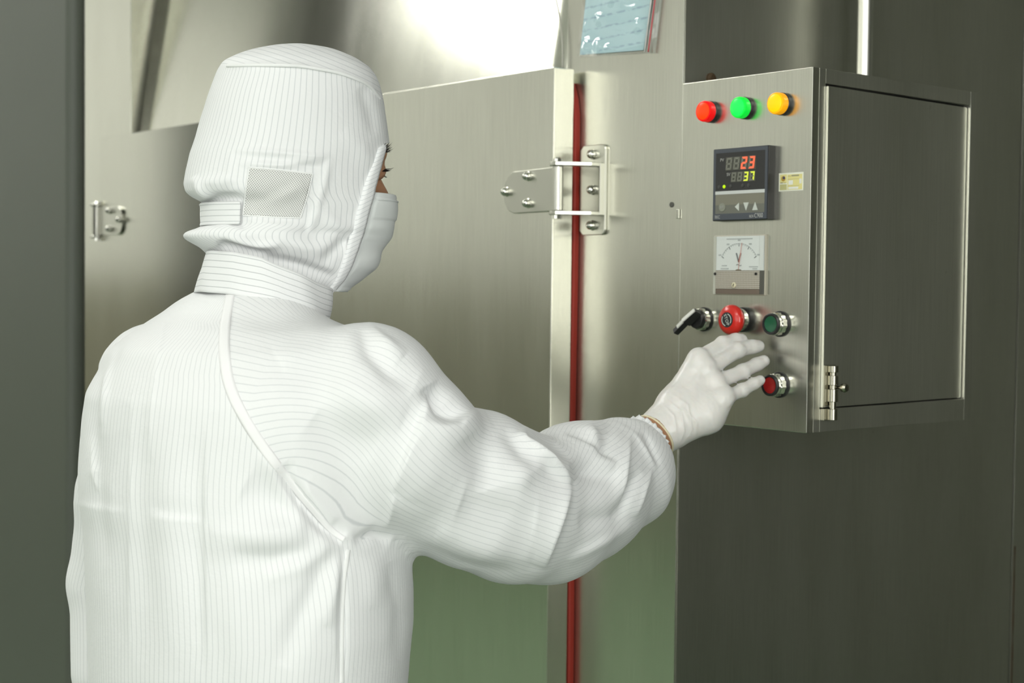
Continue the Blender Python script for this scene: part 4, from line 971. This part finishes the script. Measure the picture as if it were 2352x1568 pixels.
# strap round the back of the neck
si = [i for i in range(nr) if 471 <= ys[i] <= 524]; vs, fs, uv = [], [], []
xs_ = proj(ring(si[len(si)//2], th_s+math.pi*.2))[0]; tE = th_s[np.argmin(np.abs(xs_-556))]+math.pi*.2
tt = np.linspace(tE, 2*math.pi-tE, 80)
for k, i in enumerate(si):
    pts = ring(i, tt, .0045 if 0 < k < len(si)-1 else .0025); vs += list(pts)
for k in range(len(si)-1):
    for j in range(79):
        fs.append((k*80+j, (k+1)*80+j, (k+1)*80+j+1, k*80+j+1))
        for kk in (k, k+1, k+1, k): uv.append((kk*3*DH/FPX, 0))
o = mesh_obj('neck_strap', vs, fs, M['fabric_collar'], hood, True, uv, 'striped strap round the back of the neck'); m_ = o.modifiers.new('s', 'SOLIDIFY'); m_.thickness = .002; m_.offset = 1
# face mask
mi = [i for i in range(nr) if 446 <= ys[i] <= 668]; NM = 70; vs, fs = [], []
for k, i in enumerate(mi):
    tm = np.linspace(-(TH0[i]+.35), TH0[i]+.35, NM); hem = .0012 if (k in (1, 4) or k == len(mi)-3) else 0.
    bump = .002*math.sin((ys[i]-447)/26.)+.0018*math.sin((ys[i]-447)/11.)*(1 if ys[i] > 500 else .2)
    of = np.where(np.abs(tm) > TH0[i]-.05, -.003-.045*np.clip(np.abs(tm)-TH0[i]+.05, 0, .3), -.0008+bump*np.cos(tm*.8)+hem)
    pts = ring(i, tm, 0.); nrm = np.stack([pts[:, 0]-pts[:, 0].mean(), pts[:, 1]-pts[:, 1].mean(), 0*tm], 1); c_ = P((hl[i]+hr_[i])/2, ys[i], DH); nrm = pts-c_; nrm /= np.linalg.norm(nrm, axis=1)[:, None]
    vs += list(pts+nrm*of[:, None])
for k in range(len(mi)-1):
    for j in range(NM-1): fs.append((k*NM+j, k*NM+j+1, (k+1)*NM+j+1, (k+1)*NM+j))
mask = mesh_obj('face_mask', vs, fs, M['mask'], person, True, label='pale cloth face mask'); m_ = mask.modifiers.new('s', 'SOLIDIFY'); m_.thickness = .0016; m_.offset = 0
tm_pts = [np.array(vs[k]) for k in range(8, NM-8)]; tube('mask_hem', tm_pts, .0019, M['mask'], mask, 8)
tm_pts = [np.array(vs[4*NM+k]) for k in range(8, NM-8)]; tube('mask_hem', tm_pts, .0012, M['mask'], mask, 8)
# collar
TOPC = np.array([(470, 572), (478, 575), (540, 579), (600, 592), (680, 625), (765, 665), (780, 672)], float); BOTC = np.array([(440, 668), (450, 669), (530, 676), (640, 697), (750, 737), (770, 744)], float)
vs, fs, uv = [], [], []; NCo = 120; nrow = 14; tc = np.linspace(.10, 2*math.pi-.10, NCo)
for r_ in range(nrow+1):
    t = r_/nrow; l_ = 478+(450-478)*t; rr = 765+(752-765)*t; w_ = (rr-l_)/2*1.70/FPX; Bq = .072+.006*t; A_ = math.sqrt(w_*w_-(Bq*.62)**2)/.785
    g2 = np.array([.10, .995, 0]); s2 = np.array([.995, -.10, 0]); A_ = math.sqrt(w_*w_-(Bq*(s2@RH))**2)/(g2@RH)
    c = P((l_+rr)/2, 650, 1.70); pts = c+g2*(A_*np.cos(tc))[:, None]+s2*(Bq*np.sin(tc))[:, None]
    near = pts.copy(); near = c+g2*(A_*np.cos(tc))[:, None]+s2*(Bq*np.abs(np.sin(tc)))[:, None]
    x = proj(near)[0]; yt = np.interp(x, TOPC[:, 0], TOPC[:, 1]); yb = np.interp(x, BOTC[:, 0], BOTC[:, 1]); yy = yt+(yb-yt)*t
    dep = proj(near)[2]; pts[:, 2] = [P(a, b, d)[2] for a, b, d in zip(x, yy, dep)]
    pts[:, :2] += (pts[:, :2]-c[:2])*(.02*np.sin(t*3.1))+.0008*np.sin(tc*9+3*t)[:, None]
    vs += list(pts)
for r_ in range(nrow):
    for j in range(NCo-1):
        fs.append((r_*NCo+j, (r_+1)*NCo+j, (r_+1)*NCo+j+1, r_*NCo+j+1))
        for kk in (r_, r_+1, r_+1, r_): uv.append((kk/nrow*.040, 0))
collar = mesh_obj('collar', vs, fs, M['fabric_collar'], jacket, True, uv, 'stand-up striped collar'); m_ = collar.modifiers.new('s', 'SOLIDIFY'); m_.thickness = .002; m_.offset = 0

# ------------------------------------------------------------------ body under the clothes
HC = P(680, 335, DH); AX = np.stack([GF, GS, UPV])
WR = P(1508, 996, 1.893); 
def hd_(g, s, u): return HC+GF*g+GS*s+UPV*u
def sd_body(p):
    d = sd_ell(p, hd_(-.004, 0, .0), AX, (.093, .074, .100))
    d = smin(d, sd_ell(p, hd_(.034, 0, -.080), AX, (.056, .056, .078)), .02)
    for s in (-1, 1):
        d = smin(d, sd_cone(p, hd_(.091, s*.012, -.005), hd_(.079, s*.044, -.006), .0155, .015), .012)
        d = smin(d, sd_cone(p, hd_(.073, s*.022, -.062), hd_(.054, s*.052, -.050), .018, .016), .015)
        d = smin(d, sd_ell(p, hd_(.085, s*.031, -.027), AX, (.0135, .0135, .012)), .006)
    d = smin(d, sd_cone(p, hd_(.088, 0, -.020), hd_(.106, 0, -.062), .008, .013), .012)
    d = smin(d, sd_ell(p, hd_(.052, 0, -.128), AX, (.03, .032, .024)), .02)
    d = smin(d, sd_cone(p, hd_(-.02, 0, -.07), (-.043, -.650, 1.36), .046, .05), .02)
    tc_ = np.array([-.043, -.658, 1.22])
    d = smin(d, sd_ell(p, tc_, np.eye(3), (.15, .095, .20)), .05)
    d = smin(d, sd_ell(p, (-.043, -.658, .95), np.eye(3), (.15, .105, .16)), .06)
    el = P(1215, 1205, 1.735); shd = P(830, 915, 1.63)
    d = smin(d, sd_cone(p, shd, el, .05, .04), .03); d = smin(d, sd_cone(p, el, WR, .038, .0265), .01); d = smin(d, sd_cone(p, WR, P(1560, 940, 1.91), .0255, .022), .01)
    d = smin(d, sd_cone(p, LARM[0], LARM[2], .045, .032), .03); d = smin(d, sd_cone(p, LARM[2], LARM[3], .032, .022), .01)
    for s in (-1, 1):
        k = hipc+np.array([s*.10, .01, -.40]); a_ = hipc+np.array([s*.115, -.02, -.80])
        d = smin(d, sd_cone(p, hipc+np.array([s*.085, 0, -.02]), k, .08, .055), .03); d = smin(d, sd_cone(p, k, a_, .055, .04), .01)
    return d
v, f = polygonize(sd_body, (-.40, -.90, .08), (.30, -.02, 1.80), .005); v = quad_smooth(v, f, 2)
body = mesh_obj('body', v, f, M['skin'], person, True)
# eyebrow and lashes of the near eye
bvh_b = BVHTree.FromPolygons([tuple(q) for q in v], [tuple(int(i) for i in q) for q in f])
def hairs(name, rows, parent):
    vs, fs = [], []
    for p, d, ln, r in rows:
        p, d = np.array(p), np.array(d); d = d/np.linalg.norm(d); s = np.cross(d, CF); s /= np.linalg.norm(s); s2 = np.cross(d, s); k = len(vs)
        for a in range(3): q = 2.094*a; vs.append(p+r*(s*math.cos(q)+s2*math.sin(q)))
        for a in range(3): q = 2.094*a; vs.append(p+d*ln*.6+UPV*ln*.08+.7*r*(s*math.cos(q)+s2*math.sin(q)))
        vs.append(p+d*ln+UPV*ln*.25)
        for a in range(3): b_ = (a+1) % 3; fs += [(k+a, k+b_, k+3+b_, k+3+a), (k+3+a, k+3+b_, k+6)]
    return mesh_obj(name, vs, fs, M['hair'], parent, True)
rng = random.Random(3)
# ------------------------------------------------------------------ gloved right hand
def Q(x, y, d): return P(x, y, d)
HAND = {
 'index': [(1606, 824, 1.915, .0106), (1660, 790, 1.938, .0096), (1690, 781, 1.952, .0089), (1703, 780, 1.957, .0080)],
 'middle': [(1626, 848, 1.909, .0105), (1694, 804, 1.936, .0096), (1727, 796, 1.951, .0089), (1742, 795, 1.956, .0082)],
 'ring': [(1645, 878, 1.901, .0098), (1706, 853, 1.925, .0092), (1738, 837, 1.941, .0086), (1754, 829, 1.947, .0079)],
 'little': [(1662, 914, 1.892, .0090), (1705, 896, 1.909, .0082), (1732, 881, 1.920, .0075), (1746, 873, 1.925, .0067)],
 'thumb': [(1568, 905, 1.922, .0200), (1606, 862, 1.945, .0140), (1642, 838, 1.958, .0115), (1664, 826, 1.962, .0090)]}
def sd_hand(p):
    w0, w1 = Q(1508, 996, 1.893), Q(1560, 945, 1.905)
    d = sd_cone(p, w0, w1, .0285, .030)
    for k in ('index', 'middle', 'ring', 'little'):
        x, y, dp, r = HAND[k][0]; d = smin(d, sd_cone(p, Q(1565, 935, 1.907), Q(x, y, dp), .0255, r+.0016), .012)
    d = smin(d, sd_cone(p, Q(1548, 985, 1.895), Q(1622, 950, 1.898), .022, .0245), .015); d = smin(d, sd_cone(p, Q(1622, 950, 1.898), Q(1666, 908, 1.895), .0235, .0120), .010)
    d = smin(d, sd_cone(p, Q(1570, 905, 1.915), Q(1604, 832, 1.918), .018, .0130), .012)
    fg = None
    for k, c in HAND.items():
        s = None
        for a, b in zip(c[:-1], c[1:]):
            q = sd_cone(p, Q(*a[:3]), Q(*b[:3]), a[3], b[3]); s = q if s is None else smin(s, q, .004)
        for x, y, dp, r in c[1:2]: s = smin(s, np.linalg.norm(p-Q(x, y, dp), axis=1)-r*.99, .004)
        d = smin(d, s, .0025)
    for k in ('index', 'middle', 'ring', 'little'):
        x, y, dp, r = HAND[k][0]; d = smin(d, np.linalg.norm(p-Q(x-2, y-2, dp-.003), axis=1)-r-.0002, .008)
    ax_ = w1-w0; ax_ = ax_/np.linalg.norm(ax_)
    return np.maximum(d, -((p-w0)@WN)-.004)
v, f = polygonize(sd_hand, (.02, -.26, 1.19), (.28, .0, 1.43), .0026); v = quad_smooth(v, f, 2); v, f = quad_split(v, f); v = quad_smooth(v, f, 2); n_ = vnormals(v, f); pp = proj(v); fa = np.clip(-(n_@CF)*1.5+.3, 0, 1)
GFo = [([(1545, 905), (1580, 930), (1590, 985), (1575, 1012)], .0010, 3, 4, 'c'), ([(1535, 920), (1565, 945), (1572, 990), (1560, 1020)], .0012, 3, 4, 'c'), ([(1520, 925), (1548, 955), (1555, 1000)], .0010, 3, 3, 'c'), ([(1565, 935), (1600, 970), (1598, 1005)], .0008, 4, 4, 'g'),
 ([(1600, 850), (1570, 890)], -.0012, 9, 9, 'g'), ([(1660, 852), (1620, 890), (1590, 920)], -.0012, 9, 10, 'g'), ([(1640, 825), (1610, 860), (1585, 895)], .0012, 8, 8, 'g'), ([(1668, 880), (1640, 910), (1610, 935)], .0010, 8, 8, 'g'), ([(1690, 912), (1670, 935)], .0008, 5, 5, 'g')]
v = v+n_*(fold_field(pp[0], pp[1], GFo)*fa+.00035*rough_noise(v, 240, 9, 2))[:, None]
glove = mesh_obj('glove', v, f, M['glove'], person, True, label='white latex glove on the reaching right hand')
w0, w1 = Q(1508, 996, 1.893), Q(1560, 945, 1.905); ax_ = WN; e1 = np.cross(ax_, UPV); e1 /= np.linalg.norm(e1); e2 = np.cross(ax_, e1)
tube('rolled_cuff', [w0-ax_*.003+(e1*math.cos(a)+e2*math.sin(a))*.0292 for a in np.linspace(0, 2*math.pi, 49)[:-1]], .0016, M['glove_roll'], glove, 8, closed=True, label='yellowish rolled glove edge')
# gathered elastic cuff of the sleeve
vs, fs, uv = [], [], []; NR = 96; cd = WN; c1 = np.cross(cd, UPV); c1 /= np.linalg.norm(c1); c2 = np.cross(cd, c1); cc_ = CUT
prf = [(-.020, .0385, .0005), (-.010, .0365, .0012), (-.004, .0330, .0018), (-.001, .0322, .0016), (.003, .0325, .0026), (.006, .0330, .0022), (.0075, .0328, .0024), (.008, .0288, .0012)]
for t, r, am in prf:
    for k in range(NR):
        a = 2*math.pi*k/NR; q = r+am*math.sin(a*19+3*math.sin(a*2))*.7+am*.4*math.sin(a*31+t*900); vs.append(cc_+cd*t+(c1*math.cos(a)+c2*math.sin(a))*q)
for i in range(len(prf)-1):
    for k in range(NR):
        k2 = (k+1) % NR; fs.append((i*NR+k, i*NR+k2, (i+1)*NR+k2, (i+1)*NR+k))
        for kk in (k, k+1, k+1, k): uv.append((kk/NR*.21, 0))
o = mesh_obj('elastic_cuff', vs, fs, M['fabric'], jacket, True, uv, 'gathered elastic sleeve cuff'); m_ = o.modifiers.new('s', 'SOLIDIFY'); m_.thickness = .001; m_.offset = -1
# left hand glove, hanging below the frame
lw = LARM[3]
def sd_lh(p):
    d = sd_cone(p, lw+np.array([0, 0, .02]), lw+np.array([0, .01, -.06]), .03, .034); o_ = lw+np.array([0, .01, -.06])
    for i in range(4):
        a_ = o_+np.array([-.004, -.024+.016*i, -.02]); m_ = a_+np.array([.004, .004, -.045]); t_ = m_+np.array([.012, .004, -.03+.004*abs(i-2)])
        d = smin(d, smin(sd_cone(p, a_, m_, .0105, .0095), sd_cone(p, m_, t_, .0095, .008), .004), .006)
    return smin(d, sd_cone(p, o_+np.array([.01, .02, .02]), o_+np.array([.02, .055, -.03]), .014, .009), .008)
v, f = polygonize(sd_lh, lw+np.array([-.08, -.09, -.22]), lw+np.array([.09, .11, .08]), .005); mesh_obj('glove', quad_smooth(v, f, 2), f, M['glove'], person, True)
# eyebrow and eyelashes of the near eye
def skin_edge(y):
    """right-most point of the face at a picture row, for rooting hairs"""
    for x in np.arange(925, 830, -1.0):
        p, n = hit(bvh_b, x, y)
        if p is not None: return p, n, x
    return None, None, None
rows = []
for k in range(46):
    y = 335+rng.random()*17; p, n, x = skin_edge(y)
    if p is None: continue
    p, n = hit(bvh_b, x-rng.random()*12, y)
    rows.append((p, n*.7+UPV*(rng.random()*.9-.1)+GF*.6, .005+.004*rng.random(), .00035))
hairs('eyebrow', rows, body)
rows = []
for k in range(16):
    y = 388+k*.35; p, n, x = skin_edge(y)
    if p is None: continue
    p, n = hit(bvh_b, x-k*.5-1, y)
    rows.append((p, n*.8+GF*.8-UPV*.25+GS*(rng.random()*.3-.15), .008+.003*rng.random(), .0003))
for k in range(6):
    y = 404+k*.3; p, n, x = skin_edge(y)
    if p is None: continue
    rows.append((p, n*.6+GF*.8-UPV*.5, .004, .0002))
hairs('eyelashes', rows, body)
